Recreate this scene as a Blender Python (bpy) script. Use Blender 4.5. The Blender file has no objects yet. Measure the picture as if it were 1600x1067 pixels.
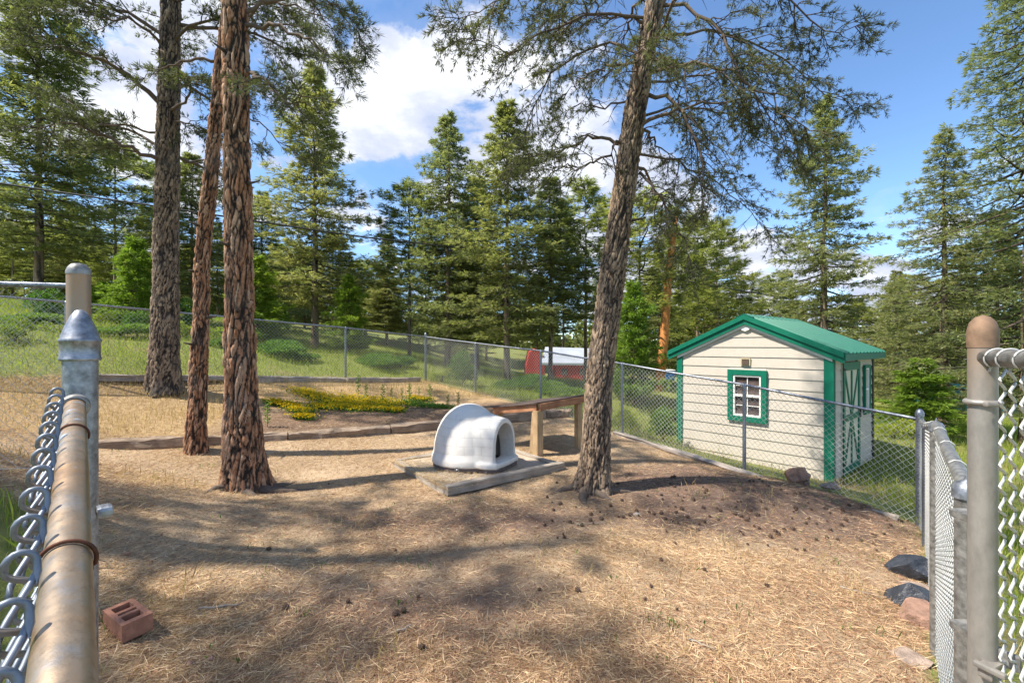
import bpy, bmesh, math, random
import numpy as np
from mathutils import Vector, Matrix, noise as mnoise
R = np.random.RandomState(7); random.seed(7)
SC = bpy.context.scene
COL = SC.collection
H = 1.55                    # camera height
F = 711.1                   # focal length in pixels of the 1600 px wide photograph
HY = 540.0                  # horizon row

# ------------------------------------------------------------------ camera, sky, sun, exposure
cam = bpy.data.objects.new("camera", bpy.data.cameras.new("camera")); COL.objects.link(cam)
cam.location = (0, 0, H); cam.rotation_euler = (math.radians(90), 0, 0)
cam.data.lens = 16; cam.data.sensor_width = 36; cam.data.clip_start = .02; cam.data.clip_end = 1500
cam.data.shift_y = 0.0041
SC.camera = cam
EL = math.radians(54); AZ = math.radians(-104)          # sun: height, and angle from +Y towards +X
SUN = Vector((math.sin(AZ)*math.cos(EL), math.cos(AZ)*math.cos(EL), math.sin(EL)))
sl = bpy.data.lights.new("sun", 'SUN'); sl.energy = 3.2; sl.angle = math.radians(.9); sl.color = (1, .93, .82)
so = bpy.data.objects.new("sun", sl); COL.objects.link(so); so.location = (0, 0, 30)
so.rotation_euler = SUN.to_track_quat('Z', 'Y').to_euler()
SC.view_settings.view_transform = 'Standard'; SC.view_settings.look = 'None'
SC.view_settings.gamma = 1; SC.view_settings.use_curve_mapping = False
SC.view_settings.exposure = 1.55
SC.cycles.max_bounces = 6; SC.cycles.transparent_max_bounces = 8
SC.cycles.sample_clamp_indirect = 8; SC.cycles.use_denoising = True

class NT:
    """small node helper"""
    def __init__(s, tree): s.t = tree; s.n = tree.nodes; s.l = tree.links
    def new(s, typ, **kw):
        n = s.n.new(typ)
        for k, v in kw.items(): setattr(n, k, v)
        return n
    def put(s, sock, v):
        if hasattr(v, 'is_output') or isinstance(v, bpy.types.NodeSocket): s.l.new(v, sock)
        elif v is not None:
            try: sock.default_value = v
            except Exception: sock.default_value = (*v, 1)
    def math(s, op, a, b=None, c=None, clamp=False):
        n = s.new('ShaderNodeMath', operation=op, use_clamp=clamp)
        s.put(n.inputs[0], a)
        if b is not None: s.put(n.inputs[1], b)
        if c is not None: s.put(n.inputs[2], c)
        return n.outputs[0]
    def vmath(s, op, a, b=None, out=0):
        n = s.new('ShaderNodeVectorMath', operation=op); s.put(n.inputs[0], a)
        if b is not None: s.put(n.inputs[1], b)
        return n.outputs[out]
    def noise(s, vec, scale, detail=4, rough=.55, dist=0):
        n = s.new('ShaderNodeTexNoise'); s.put(n.inputs['Vector'], vec)
        n.inputs['Scale'].default_value = scale; n.inputs['Detail'].default_value = detail
        n.inputs['Roughness'].default_value = rough; n.inputs['Distortion'].default_value = dist
        return n.outputs['Fac']
    def ramp(s, fac, stops, interp='LINEAR'):
        n = s.new('ShaderNodeValToRGB'); r = n.color_ramp; r.interpolation = interp
        while len(r.elements) < len(stops): r.elements.new(.5)
        for e, (p, c) in zip(r.elements, stops):
            e.position = p; e.color = (*c, 1) if len(c) == 3 else c
        s.put(n.inputs[0], fac); return n.outputs[0]
    def mix(s, fac, a, b, mode='MIX'):
        n = s.new('ShaderNodeMix', data_type='RGBA', blend_type=mode)
        s.put(n.inputs[0], fac); s.put(n.inputs[6], a); s.put(n.inputs[7], b); return n.outputs[2]
    def map(s, v, a, b, c=0, d=1):
        n = s.new('ShaderNodeMapRange'); n.clamp = True
        s.put(n.inputs[0], v)
        for i, x in enumerate((a, b, c, d)): n.inputs[i+1].default_value = x
        return n.outputs[0]
    def scale(s, v, sc):
        n = s.new('ShaderNodeMapping'); s.put(n.inputs[0], v); n.inputs['Scale'].default_value = sc
        return n.outputs[0]
    def bump(s, h, strength=.5, dist=.01, nrm=None):
        n = s.new('ShaderNodeBump'); s.put(n.inputs['Height'], h)
        n.inputs['Strength'].default_value = strength; n.inputs['Distance'].default_value = dist
        if nrm is not None: s.put(n.inputs['Normal'], nrm)
        return n.outputs[0]

# sky: Nishita with procedural clouds laid over it by direction
def pdir(px, py):
    return Vector((px-800, F, HY-py)).normalized()
W = bpy.data.worlds.new("World"); SC.world = W; W.use_nodes = True
w = NT(W.node_tree); w.n.clear()
sky = w.new('ShaderNodeTexSky', sky_type='NISHITA'); sky.sun_disc = False
sky.sun_elevation = EL; sky.sun_rotation = AZ; sky.altitude = 2500; sky.air_density = 1.0; sky.dust_density = .6; sky.ozone_density = 3
tc = w.new('ShaderNodeTexCoord').outputs['Generated']
sep = w.new('ShaderNodeSeparateXYZ'); w.l.new(tc, sep.inputs[0])
inv = w.math('DIVIDE', 1.0, w.math('ADD', w.math('MAXIMUM', sep.outputs[2], 0), .32))
cv = w.vmath('MULTIPLY', tc, (1, 1, 1))
cs = w.new('ShaderNodeVectorMath', operation='SCALE'); w.l.new(tc, cs.inputs[0]); w.l.new(inv, cs.inputs['Scale'])
n1 = w.noise(cs.outputs[0], 3.4, 10, .6, .15)
n2 = w.noise(cs.outputs[0], 1.6, 4, .5, .3)
dens = w.math('MULTIPLY_ADD', w.math('ADD', w.math('MULTIPLY', n1, .68), w.math('MULTIPLY', n2, .32)), 1.7, -.36)
def blob(px, py, size, amp):
    d = w.vmath('DOT_PRODUCT', w.vmath('NORMALIZE', tc), tuple(pdir(px, py)), out=1)
    a = w.math('ARCCOSINE', w.math('MINIMUM', d, 1.0))
    return w.map(a, size, size*.25, 0, amp)
for px, py, s_, a_ in ((730, 190, .20, .13), (655, 150, .08, .08), (590, 88, .055, .24), (900, 250, .22, .13), (450, 200, .22, .07), (80, 150, .4, .12),
                       (1400, 420, .26, .30), (640, 5, .10, .06), (1120, 400, .28, .2), (620, 250, .1, .06), (1000, 300, .25, .14),
                       (660, 55, .10, -.16), (540, 70, .07, -.1), (1370, 130, .50, -.34), (600, 350, .14, -.14), (1130, 60, .25, -.12), (780, 60, .1, -.05)):
    dens = w.math('ADD', dens, blob(px, py, s_, a_))
cl = w.math('ADD', w.map(dens, .52, .60, 0, .85), w.map(dens, .42, .7, 0, .35), clamp=True)
thick = w.noise(cs.outputs[0], 3.2, 6, .6, .1)
ccol = w.ramp(thick, [(.38, (1.7, 1.95, 2.6)), (.5, (2.35, 2.5, 2.95)), (.64, (3.5, 3.55, 3.65))])
skyc = w.mix(1.0, sky.outputs[0], (.72, .80, .82, 1), 'MULTIPLY')
fin = w.mix(cl, skyc, ccol)
bg = w.new('ShaderNodeBackground'); w.l.new(fin, bg.inputs[0]); bg.inputs[1].default_value = .125
wo = w.new('ShaderNodeOutputWorld'); w.l.new(bg.outputs[0], wo.inputs[0])

# ------------------------------------------------------------------ object helpers
def P(px, py, d): return Vector(((px-800)/F*d, d, H+(HY-py)/F*d))
def props(o, label=None, cat=None, group=None, kind=None):
    if label: o['label'] = label
    if cat: o['category'] = cat
    if group: o['group'] = group
    if kind: o['kind'] = kind
    return o
def link(name, me, parent=None, **kw):
    o = bpy.data.objects.new(name, me); COL.objects.link(o)
    if parent is not None: o.parent = parent
    props(o, **kw); return o
def empty(name, loc, rz=0, **kw):
    o = bpy.data.objects.new(name, None); COL.objects.link(o); o.location = loc; o.rotation_euler = (0, 0, rz)
    o.empty_display_size = .1; props(o, **kw); return o
def npmesh(name, V, Fc, mat, smooth=False, attrs=None):
    """V (n,3) array, Fc (m,k) index array"""
    me = bpy.data.meshes.new(name); V = np.asarray(V, np.float32); Fc = np.asarray(Fc, np.int32)
    m, k = Fc.shape
    me.vertices.add(len(V)); me.vertices.foreach_set('co', V.ravel())
    me.loops.add(m*k); me.loops.foreach_set('vertex_index', Fc.ravel())
    me.polygons.add(m); me.polygons.foreach_set('loop_start', np.arange(0, m*k, k, dtype=np.int32))
    if smooth: me.polygons.foreach_set('use_smooth', np.ones(m, bool))
    for an, av in (attrs or {}).items():
        a = me.attributes.new(an, 'FLOAT', 'POINT'); a.data.foreach_set('value', np.asarray(av, np.float32))
    me.update(calc_edges=True)
    if mat: me.materials.append(mat)
    return me
def bmmesh(name, bm, mat, smooth=False):
    me = bpy.data.meshes.new(name); bm.normal_update(); bm.to_mesh(me); bm.free()
    if smooth:
        for p in me.polygons: p.use_smooth = True
    if mat: me.materials.append(mat)
    return me
def box(bm, c, s, rot=None, bev=0):
    r = bmesh.ops.create_cube(bm, size=1)
    M = Matrix.Translation(c) @ (rot.to_4x4() if rot is not None else Matrix()) @ Matrix.Diagonal((*s, 1))
    bmesh.ops.transform(bm, matrix=M, verts=r['verts'])
    if bev:
        es = list({e for v in r['verts'] for e in v.link_edges})
        bmesh.ops.bevel(bm, geom=es, offset=bev, segments=2, affect='EDGES', profile=.6)
def boxo(name, c, s, mat, parent=None, rot=None, bev=.004, **kw):
    bm = bmesh.new(); box(bm, (0, 0, 0), s, None, bev)
    o = link(name, bmmesh(name, bm, mat), parent, **kw); o.location = c
    if rot is not None: o.rotation_euler = rot.to_euler() if hasattr(rot, 'to_euler') else rot
    return o
def prism(bm, pts, z0, z1):
    """polygon pts (x,z) extruded in y from z0 to z1"""
    a = [bm.verts.new((x, z0, z)) for x, z in pts]; b = [bm.verts.new((x, z1, z)) for x, z in pts]
    n = len(pts); bm.faces.new(a); bm.faces.new(b[::-1])
    for i in range(n): bm.faces.new((a[i], b[i], b[(i+1) % n], a[(i+1) % n]))
    bmesh.ops.recalc_face_normals(bm, faces=bm.faces[:])
def tubes(Pts, rad, S=6, caps=False):
    """Pts (W,K,3), rad scalar / (K,) / (W,K) -> V, quads"""
    Pts = np.asarray(Pts, float); Wn, K, _ = Pts.shape
    T = np.gradient(Pts, axis=1); T /= np.linalg.norm(T, axis=2, keepdims=True)+1e-12
    ref = np.where(np.abs(T[..., 2:3]) > .92, np.array([1., 0, 0]), np.array([0, 0, 1.]))
    N = np.cross(T, ref); N /= np.linalg.norm(N, axis=2, keepdims=True)+1e-12
    B = np.cross(T, N)
    a = np.arange(S)/S*2*np.pi
    rad = np.broadcast_to(np.asarray(rad, float), (Wn, K))
    V = Pts[:, :, None, :] + rad[:, :, None, None]*(np.cos(a)[None, None, :, None]*N[:, :, None, :] + np.sin(a)[None, None, :, None]*B[:, :, None, :])
    idx = np.arange(Wn*K*S).reshape(Wn, K, S)
    nx = np.roll(idx, -1, axis=2)
    Q = np.stack([idx[:, :-1], nx[:, :-1], nx[:, 1:], idx[:, 1:]], -1).reshape(-1, 4)
    return V.reshape(-1, 3), Q[:, ::-1]
class Acc:
    def __init__(s): s.V = []; s.Q = []; s.n = 0
    def add(s, V, Q): s.V.append(V); s.Q.append(Q+s.n); s.n += len(V)
    def mesh(s, name, mat, smooth=True): return npmesh(name, np.concatenate(s.V), np.concatenate(s.Q), mat, smooth)
def tubeo(name, pts, r, mat, parent=None, S=14, cap=True, **kw):
    pts = [Vector(p) for p in pts]
    o0 = pts[0].copy()
    V, Q = tubes([[tuple(p-o0) for p in pts]], r, S)
    me = npmesh(name, V, Q, mat, True)
    bm = bmesh.new(); bm.from_mesh(me)
    if cap: bmesh.ops.holes_fill(bm, edges=[e for e in bm.edges if e.is_boundary], sides=S)
    for f in bm.faces: f.smooth = len(f.verts) == 4
    bm.to_mesh(me); bm.free()
    o = link(name, me, parent, **kw); o.location = o0 if parent is None else (o0 - parent.location)
    return o
def lathe(name, prof, mat, S=24, smooth=True):
    """prof list of (r,z)"""
    bm = bmesh.new(); rings = []
    for r, z in prof:
        if r < 1e-5: rings.append([bm.verts.new((0, 0, z))]*S)
        else: rings.append([bm.verts.new((r*math.cos(2*math.pi*i/S), r*math.sin(2*math.pi*i/S), z)) for i in range(S)])
    for a, b in zip(rings, rings[1:]):
        for i in range(S):
            vs = []
            for v in (a[i], a[(i+1) % S], b[(i+1) % S], b[i]):
                if v not in vs: vs.append(v)
            if len(vs) > 2:
                try: bm.faces.new(vs)
                except ValueError: pass
    bmesh.ops.recalc_face_normals(bm, faces=bm.faces[:])
    return bmmesh(name, bm, mat, smooth)

# ------------------------------------------------------------------ materials
def mat_new(name):
    m = bpy.data.materials.new(name); m.use_nodes = True; t = NT(m.node_tree)
    b = t.n['Principled BSDF']; b.inputs['Roughness'].default_value = .8
    b.inputs['Specular IOR Level'].default_value = .25
    return m, t, b
def coords(t, kind='Object'): return t.new('ShaderNodeTexCoord').outputs[kind]
def foliage(name, stops, trans=.35, ampl=.0):
    m, t, b = mat_new(name)
    at = t.new('ShaderNodeAttribute', attribute_name='rnd').outputs['Fac']
    geo = t.new('ShaderNodeNewGeometry').outputs['Position']
    big = t.noise(geo, .9, 2)
    f = t.math('ADD', t.math('MULTIPLY', at, .7), t.math('MULTIPLY', big, .3))
    c = t.ramp(f, stops)
    oi = t.new('ShaderNodeObjectInfo')
    hs = t.new('ShaderNodeHueSaturation'); t.put(hs.inputs['Color'], c)
    t.put(hs.inputs['Value'], t.map(oi.outputs['Random'], 0, 1, .85, 1.2)); t.put(hs.inputs['Hue'], t.map(oi.outputs['Random'], 0, 1, .515, .485))
    b.inputs['Roughness'].default_value = .55
    t.put(b.inputs['Base Color'], hs.outputs[0])
    tr = t.new('ShaderNodeBsdfTranslucent'); t.put(tr.inputs[0], t.mix(1, hs.outputs[0], (1.25, 1.35, .75, 1), 'MULTIPLY'))
    mx = t.new('ShaderNodeMixShader'); mx.inputs[0].default_value = trans
    t.l.new(b.outputs[0], mx.inputs[1]); t.l.new(tr.outputs[0], mx.inputs[2])
    t.l.new(mx.outputs[0], t.n['Material Output'].inputs[0])
    return m
M = {}
M['fir'] = foliage('fir_needles', [(.15, (.08, .095, .045)), (.5, (.21, .225, .085)), (.8, (.38, .36, .16))], .5)
M['pine'] = foliage('pine_needles', [(.15, (.085, .105, .035)), (.5, (.225, .245, .07)), (.85, (.39, .38, .14))], .5)
M['bluefir'] = foliage('fir_needles_cool', [(.15, (.075, .098, .05)), (.5, (.195, .22, .095)), (.85, (.35, .35, .17))], .5)
M['dark'] = foliage('near_needles', [(.1, (.04, .05, .028)), (.5, (.095, .105, .05)), (.9, (.19, .19, .09))], .4)
M['young'] = foliage('young_needles', [(.15, (.09, .15, .02)), (.5, (.18, .27, .035)), (.85, (.3, .38, .06))], .45)
M['leaf'] = foliage('shrub_leaves', [(.15, (.05, .11, .02)), (.5, (.12, .22, .04)), (.85, (.22, .33, .07))], .45)
M['juniper'] = foliage('juniper', [(.15, (.06, .12, .025)), (.5, (.13, .22, .045)), (.85, (.25, .35, .08))], .45)
M['grass'] = foliage('green_grass', [(.1, (.15, .2, .025)), (.5, (.26, .32, .045)), (.8, (.40, .42, .08)), (.97, (.52, .44, .18))], .45)
M['dry'] = foliage('dry_grass', [(.1, (.24, .15, .065)), (.5, (.46, .32, .15)), (.9, (.66, .52, .28))], .3)
M['straw'] = foliage('straw', [(.1, (.20, .12, .07)), (.35, (.42, .28, .155)), (.65, (.62, .46, .27)), (.95, (.76, .63, .42))], .25)
M['needle_litter'] = foliage('needle_litter', [(.1, (.11, .062, .04)), (.5, (.27, .15, .085)), (.9, (.45, .29, .17))], .15)
M['flower'] = foliage('yellow_petals', [(.1, (.5, .3, .01)), (.5, (.75, .5, .015)), (.9, (.85, .66, .03))], .3)

def bark(name, plate, plate2, crack, sc=1.0):
    m, t, b = mat_new(name)
    co = coords(t)
    cr = t.new('ShaderNodeAttribute', attribute_name='crack').outputs['Fac']
    v = t.scale(co, (1, 1, .35))
    n1 = t.noise(v, 9*sc, 6, .65); n2 = t.noise(t.scale(co, (1, 1, .5)), 42*sc, 5, .7); n3 = t.noise(co, 2.2, 3)
    ce = t.new('ShaderNodeAttribute', attribute_name='cell').outputs['Fac']
    c = t.ramp(t.math('ADD', t.math('MULTIPLY', n1, .5), t.math('MULTIPLY', ce, .5)), [(.2, tuple(x*.6 for x in plate)), (.45, plate), (.7, plate2)])
    c = t.mix(t.map(n2, .35, .7), t.mix(1, c, (.5, .45, .42, 1), 'MULTIPLY'), t.mix(.22, c, (.55, .46, .38, 1)))
    f = t.map(t.math('ADD', cr, t.math('MULTIPLY', t.math('SUBTRACT', n2, .5), .5)), .08, .42)
    c = t.mix(f, crack, c)
    c = t.mix(t.map(n3, .5, .75, 0, .3), c, (.2, .18, .16, 1))
    t.put(b.inputs['Base Color'], c); b.inputs['Roughness'].default_value = .9
    h = t.math('ADD', t.math('MULTIPLY', n2, .6), t.math('MULTIPLY', n1, .8))
    t.put(b.inputs['Normal'], t.bump(h, .9, .02))
    return m
M['bark_fir'] = bark('bark_fir', (.26, .18, .115), (.46, .34, .22), (.028, .021, .018), 1.3)
M['bark_pond'] = bark('bark_ponderosa', (.46, .20, .085), (.60, .38, .24), (.022, .016, .013))
M['bark_grey'] = bark('bark_grey', (.25, .18, .12), (.42, .32, .215), (.02, .017, .016), 1.2)

def simple(name, col, rough=.7, nsc=20, amt=.25, metal=0, bump=.2, bd=.004, stretch=(1, 1, 1), spec=.3):
    m, t, b = mat_new(name); co = t.scale(coords(t), stretch)
    n = t.noise(co, nsc, 6, .65)
    c2 = tuple(x*(1-amt) for x in col); c1 = tuple(min(1, x*(1+amt*.6)) for x in col)
    t.put(b.inputs['Base Color'], t.ramp(n, [(.3, c2), (.7, c1)]))
    t.put(b.inputs['Roughness'], t.map(n, .3, .7, rough*.85, min(1, rough*1.15)))
    b.inputs['Metallic'].default_value = metal; b.inputs['Specular IOR Level'].default_value = spec
    if bump: t.put(b.inputs['Normal'], t.bump(n, bump, bd))
    return m
M['bark_orange'] = simple('bark_orange', (.62, .25, .075), .85, 9, .5, 0, .8, .02, (1, 1, .4))
M['twig'] = simple('twig_bark', (.085, .065, .05), .9, 40, .4)
M['branchbark'] = simple('branch_bark', (.13, .098, .075), .9, 30, .4)
M['galv'] = simple('galvanised_steel', (.29, .31, .35), .45, 55, .6, .75, .15, .003)
M['galv_dull'] = simple('galvanised_dull', (.29, .285, .27), .5, 45, .6, .6, .15, .003)
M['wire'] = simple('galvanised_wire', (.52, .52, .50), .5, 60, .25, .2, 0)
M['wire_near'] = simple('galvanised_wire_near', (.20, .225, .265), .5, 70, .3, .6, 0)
M['darksteel'] = simple('weathered_post', (.13, .14, .16), .5, 40, .3, .5, .05)
M['rustwire'] = simple('rusty_wire', (.12, .05, .03), .7, 80, .4, .4, 0)
def pipe_near():
    m, t, b = mat_new('weathered_zinc_pipe'); co = coords(t)
    n = t.noise(co, 7, 6, .65); n2 = t.noise(co, 110, 5, .7); n4 = t.noise(co, 38, 4, .6)
    c = t.ramp(t.math('ADD', n, t.math('MULTIPLY', n4, .25)), [(.48, (.34, .36, .40)), (.62, (.36, .29, .22)), (.78, (.38, .25, .15))])
    c = t.mix(t.map(n2, .55, .72, 0, .6), c, (.16, .12, .09, 1))
    sp = t.noise(co, 26, 3); c = t.mix(t.map(sp, .63, .66, 0, .8), c, (.45, .52, .62, 1))
    t.put(b.inputs['Base Color'], c); b.inputs['Metallic'].default_value = .8; t.put(b.inputs['Roughness'], t.map(n4, .25, .75, .3, .55))
    t.put(b.inputs['Normal'], t.bump(n2, .15, .002))
    return m
M['pipe'] = pipe_near()
def rusty():
    m, t, b = mat_new('zinc_post_with_rust'); co = coords(t)
    n = t.noise(t.scale(co, (1, 1, .4)), 18, 6, .7); z = t.new('ShaderNodeSeparateXYZ'); t.l.new(co, z.inputs[0])
    c = t.ramp(n, [(.3, (.22, .205, .19)), (.6, (.34, .32, .29))])
    r = t.math('MULTIPLY', t.map(z.outputs[2], 1.35, 1.62), t.map(n, .3, .6))
    c = t.mix(r, c, (.36, .22, .12, 1))
    t.put(b.inputs['Base Color'], c); b.inputs['Metallic'].default_value = .5; b.inputs['Roughness'].default_value = .5
    return m
M['rusty'] = rusty()
def wood(name, c1, c2, ax=(1, 14, 14), rough=.85):
    m, t, b = mat_new(name); co = coords(t); v = t.scale(co, ax)
    n = t.noise(v, 4, 6, .65, .6); n2 = t.noise(co, 5, 3)
    c = t.ramp(n, [(.3, c1), (.7, c2)]); c = t.mix(t.map(n2, .4, .7, 0, .4), c, tuple(x*.45 for x in c1)+(1,))
    t.put(b.inputs['Base Color'], c); b.inputs['Roughness'].default_value = rough
    t.put(b.inputs['Normal'], t.bump(n, .6, .006)); return m
M['timber'] = wood('weathered_timber', (.17, .12, .085), (.40, .31, .23))
M['timber_grey'] = wood('grey_timber', (.22, .185, .15), (.46, .40, .33))
M['log'] = wood('bleached_log', (.26, .22, .19), (.50, .44, .38))
M['postwood'] = wood('post_wood', (.30, .19, .10), (.55, .40, .23), (14, 14, 1))
M['redwood'] = wood('stained_beam', (.24, .10, .05), (.48, .25, .13))
M['roofply'] = wood('old_plywood', (.07, .05, .045), (.16, .12, .10))
M['green'] = simple('green_paint', (.0, .13, .075), .5, 12, .15, 0, .05)
M['greenroof'] = simple('green_metal', (.0, .115, .075), .42, 8, .1, .1, .03, spec=.4)
M['white'] = simple('white_trim', (.72, .71, .68), .6, 15, .06, 0, .05)
def siding():
    m, t, b = mat_new('cream_siding'); co = t.scale(coords(t), (1, 1, 9)); oi = t.new('ShaderNodeObjectInfo')
    n = t.noise(co, 12, 6, .7); n2 = t.noise(coords(t), 1.5, 3)
    c = t.ramp(n, [(.3, (.43, .385, .325)), (.7, (.53, .48, .41))]); n3 = t.noise(t.scale(coords(t), (9, 9, .7)), 3, 5, .7); c = t.mix(t.map(n2, .4, .7, 0, .15), c, (.43, .38, .30, 1)); c = t.mix(t.map(n3, .52, .78, 0, .3), c, (.34, .29, .23, 1))
    t.put(b.inputs['Base Color'], c); b.inputs['Roughness'].default_value = .7
    t.put(b.inputs['Normal'], t.bump(n, .35, .004)); return m
M['siding'] = siding()
M["creamdoor"] = simple("cream_door_panel", (.55, .51, .40), .6, 10, .08, 0, .05)
M['black'] = simple('black_iron', (.02, .02, .02), .5, 30, .3)
m, t, b = mat_new('window_glass'); b.inputs['Base Color'].default_value = (.035, .033, .032, 1); b.inputs['Roughness'].default_value = .06; b.inputs['Specular IOR Level'].default_value = .8
n = t.noise(coords(t), 3, 4); t.put(b.inputs['Base Color'], t.ramp(n, [(.4, (.02, .018, .018)), (.6, (.12, .09, .085))])); M['glass'] = m
m, t, b = mat_new('vent_mesh'); b.inputs['Base Color'].default_value = (.12, .08, .06, 1); M['vent'] = m
M['ventframe'] = simple('vent_frame', (.50, .42, .26), .7, 20, .2)
M['redwall'] = simple('red_siding', (.42, .055, .04), .7, 3, .2, 0, .1, .02, (1, 1, 9))
M['greyroof'] = simple('pale_metal_roof', (.42, .45, .5), .5, 2, .12, .2, 0)
M['teal'] = simple('teal_tarp', (.01, .22, .19), .5, 3, .2)
M['bluebin'] = simple('blue_plastic', (.05, .16, .38), .5, 3, .2)
M['brick'] = simple('red_clay', (.33, .155, .10), .9, 30, .35, 0, .4)
M['rock'] = simple('granite', (.33, .25, .20), .9, 14, .5, 0, .9, .03)
M['rockred'] = simple('red_granite', (.30, .18, .13), .9, 12, .5, 0, .9, .03)
M['rockpale'] = simple('pale_stone', (.40, .34, .28), .9, 12, .4, 0, .9, .02)
M['blackrock'] = simple('black_plastic_wrap', (.035, .04, .052), .45, 14, .5, 0, .8, .02, spec=.5)
M['cable'] = simple('cable_rubber', (.03, .03, .03), .6, 5, .2)
M['pad'] = simple('dusty_concrete', (.42, .34, .26), .95, 9, .35, 0, .6, .01)
M['cone'] = simple('pine_cone', (.085, .055, .04), .9, 60, .5)
M['dog_base'] = simple('dog_tray_plastic', (.13, .105, .10), .6, 12, .25, 0, .05)
def dogmat():
    m, t, b = mat_new('dog_house_plastic'); co = coords(t)
    s = t.new('ShaderNodeSeparateXYZ'); t.l.new(co, s.inputs[0])
    ang = t.math('MULTIPLY', t.math('ARCTAN2', s.outputs[1], s.outputs[0]), .48)
    cb = t.new('ShaderNodeCombineXYZ'); t.put(cb.inputs[0], ang); t.put(cb.inputs[1], s.outputs[2])
    br = t.new('ShaderNodeTexBrick'); t.put(br.inputs['Vector'], cb.outputs[0])
    br.inputs['Scale'].default_value = 1; br.inputs['Brick Width'].default_value = .21; br.inputs['Row Height'].default_value = .1
    br.inputs['Mortar Size'].default_value = .0035; br.inputs['Mortar Smooth'].default_value = .5
    band = t.math('MULTIPLY', t.map(s.outputs[2], .15, .17), t.map(s.outputs[2], .66, .64))
    g = t.math('MULTIPLY', br.outputs['Fac'], band)
    n = t.noise(co, 6, 5, .7); n2 = t.noise(co, 60, 3)
    c = t.ramp(n, [(.3, (.62, .585, .53)), (.7, (.72, .69, .64))])
    c = t.mix(t.map(n2, .62, .75, 0, .22), c, (.42, .36, .28, 1))
    c = t.mix(t.math('MULTIPLY', g, .28), c, (.36, .33, .30, 1))
    t.put(b.inputs['Base Color'], c); b.inputs['Roughness'].default_value = .5
    h = t.math('SUBTRACT', t.math('MULTIPLY', n2, .08), g)
    t.put(b.inputs['Normal'], t.bump(h, .6, .005)); return m
M['dog'] = dogmat()

# ------------------------------------------------------------------ terrain
K_ = (4.37, 4.88); FC = (-2.40, 12.6)
CP = np.array([
 (0, 0, 0), (-.9, .95, .12), (-1.95, 2.2, .12), (-2.7, 2.7, .30), (-2.85, 3.0, .42), (-3.3, 2.9, .62), (-4.3, 3.6, .72), (-3.9, 4.6, .25), (-1.2, 2.6, .02), (0, 2.5, -.01), (1, 2, 0), (1.2, 1.1, 0),
 (-2.9, 5, -.03), (-4.15, 6, .15), (-.66, 4.7, -.02), (.66, 5.7, .0), (-1.4, 5.6, .0), (.88, 5, -.03), (-.1, 6.7, .02),
 (2.2, 2.38, -.07), (2.4, 3.6, -.12), (3.3, 3.9, -.25), (3.95, 4.35, -.38), (4.37, 4.88, -.37), (3.2, 6.3, -.20), (3.5, 5.6, -.16), (4.0, 5.3, -.25), (3.0, 5.2, -.06), (1.91, 7.9, .03), (.6, 9.5, .23), (-.89, 11.1, .40), (-2.4, 12.6, .58),
 (-3.95, 10.8, .74), (-5.5, 9.0, .90), (-6.84, 7.44, 1.04), (-7.6, 6.6, 1.12), (-6.0, 7.8, .80), (-5.3, 5.8, .28), (-2, 7.4, .13), (1.18, 9.0, .14), (-3.6, 6.6, .17), (-1.9, 9.2, .34), (0.2, 8.0, .10),
 (5.2, 7.0, -.66), (3.4, 9.3, -.50), (6.5, 5.5, -.75), (5.2, 5.2, -.62), (4.4, 7.0, -.45), (7.6, 9.3, -.62), (5.8, 11.5, -.45), (10, 9, -.75), (3.0, 3.0, -.25), (4.6, 3.8, -.55), (3, .5, -.3),
 (2.6, 8.8, -.15), (4.5, 14, .1), (0, 17, .35), (-4, 17, 1.1), (-8, 18, 1.45), (-15, 18, 2.6), (-10, 10, 1.9), (-25, 25, 3.8), (-12, 4, 2.0), (-6, 1.5, 1.1), (-3, -1, .5), (1.3, 30, -.65), (14, 15, -1.0), (10, 20, -.8), (25, 30, -2.2), (12, 3, -1.2),
 (-8, 30, 1.8), (-20, 45, 3.5), (5, 45, .2), (30, 60, -1), (0, -4, 0), (8, -4, -.6), (-8, -6, .8),
 (-80, 80, 6), (0, 90, 2.5), (80, 80, -5), (90, 0, -5), (0, -80, 0), (-90, 0, 6), (80, -80, -3), (-80, -80, 4)], float)
def _U(r2): return np.where(r2 > 1e-12, .5*r2*np.log(np.maximum(r2, 1e-12)), 0)
_n = len(CP); _A = np.zeros((_n+3, _n+3)); _d2 = ((CP[:, None, :2]-CP[None, :, :2])**2).sum(-1)
_A[:_n, :_n] = _U(_d2)+np.eye(_n)*.02; _A[:_n, _n] = 1; _A[:_n, _n+1:] = CP[:, :2]; _A[_n, :_n] = 1; _A[_n+1:, :_n] = CP[:, :2].T
_w = np.linalg.solve(_A, np.concatenate([CP[:, 2], [0, 0, 0]]))
TA = np.array((-5.3, 5.78)); TB = np.array((1.18, 9.0)); TD = (TB-TA)/np.linalg.norm(TB-TA); TN = np.array((-TD[1], TD[0]))
def sstep(x, a, b): u = np.clip((x-a)/(b-a), 0, 1); return u*u*(3-2*u)
def wav(x, y):
    return (np.sin(x*1.9+np.sin(y*1.3)*1.7)*np.sin(y*2.3+np.cos(x*1.1)*1.4)*.6 + np.sin(x*5.1+y*3.3)*np.sin(y*4.7-x*2.9)*.25 + np.sin(x*13.+np.sin(y*9)*2)*np.sin(y*11.3+np.sin(x*7)*2)*.15)
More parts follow.
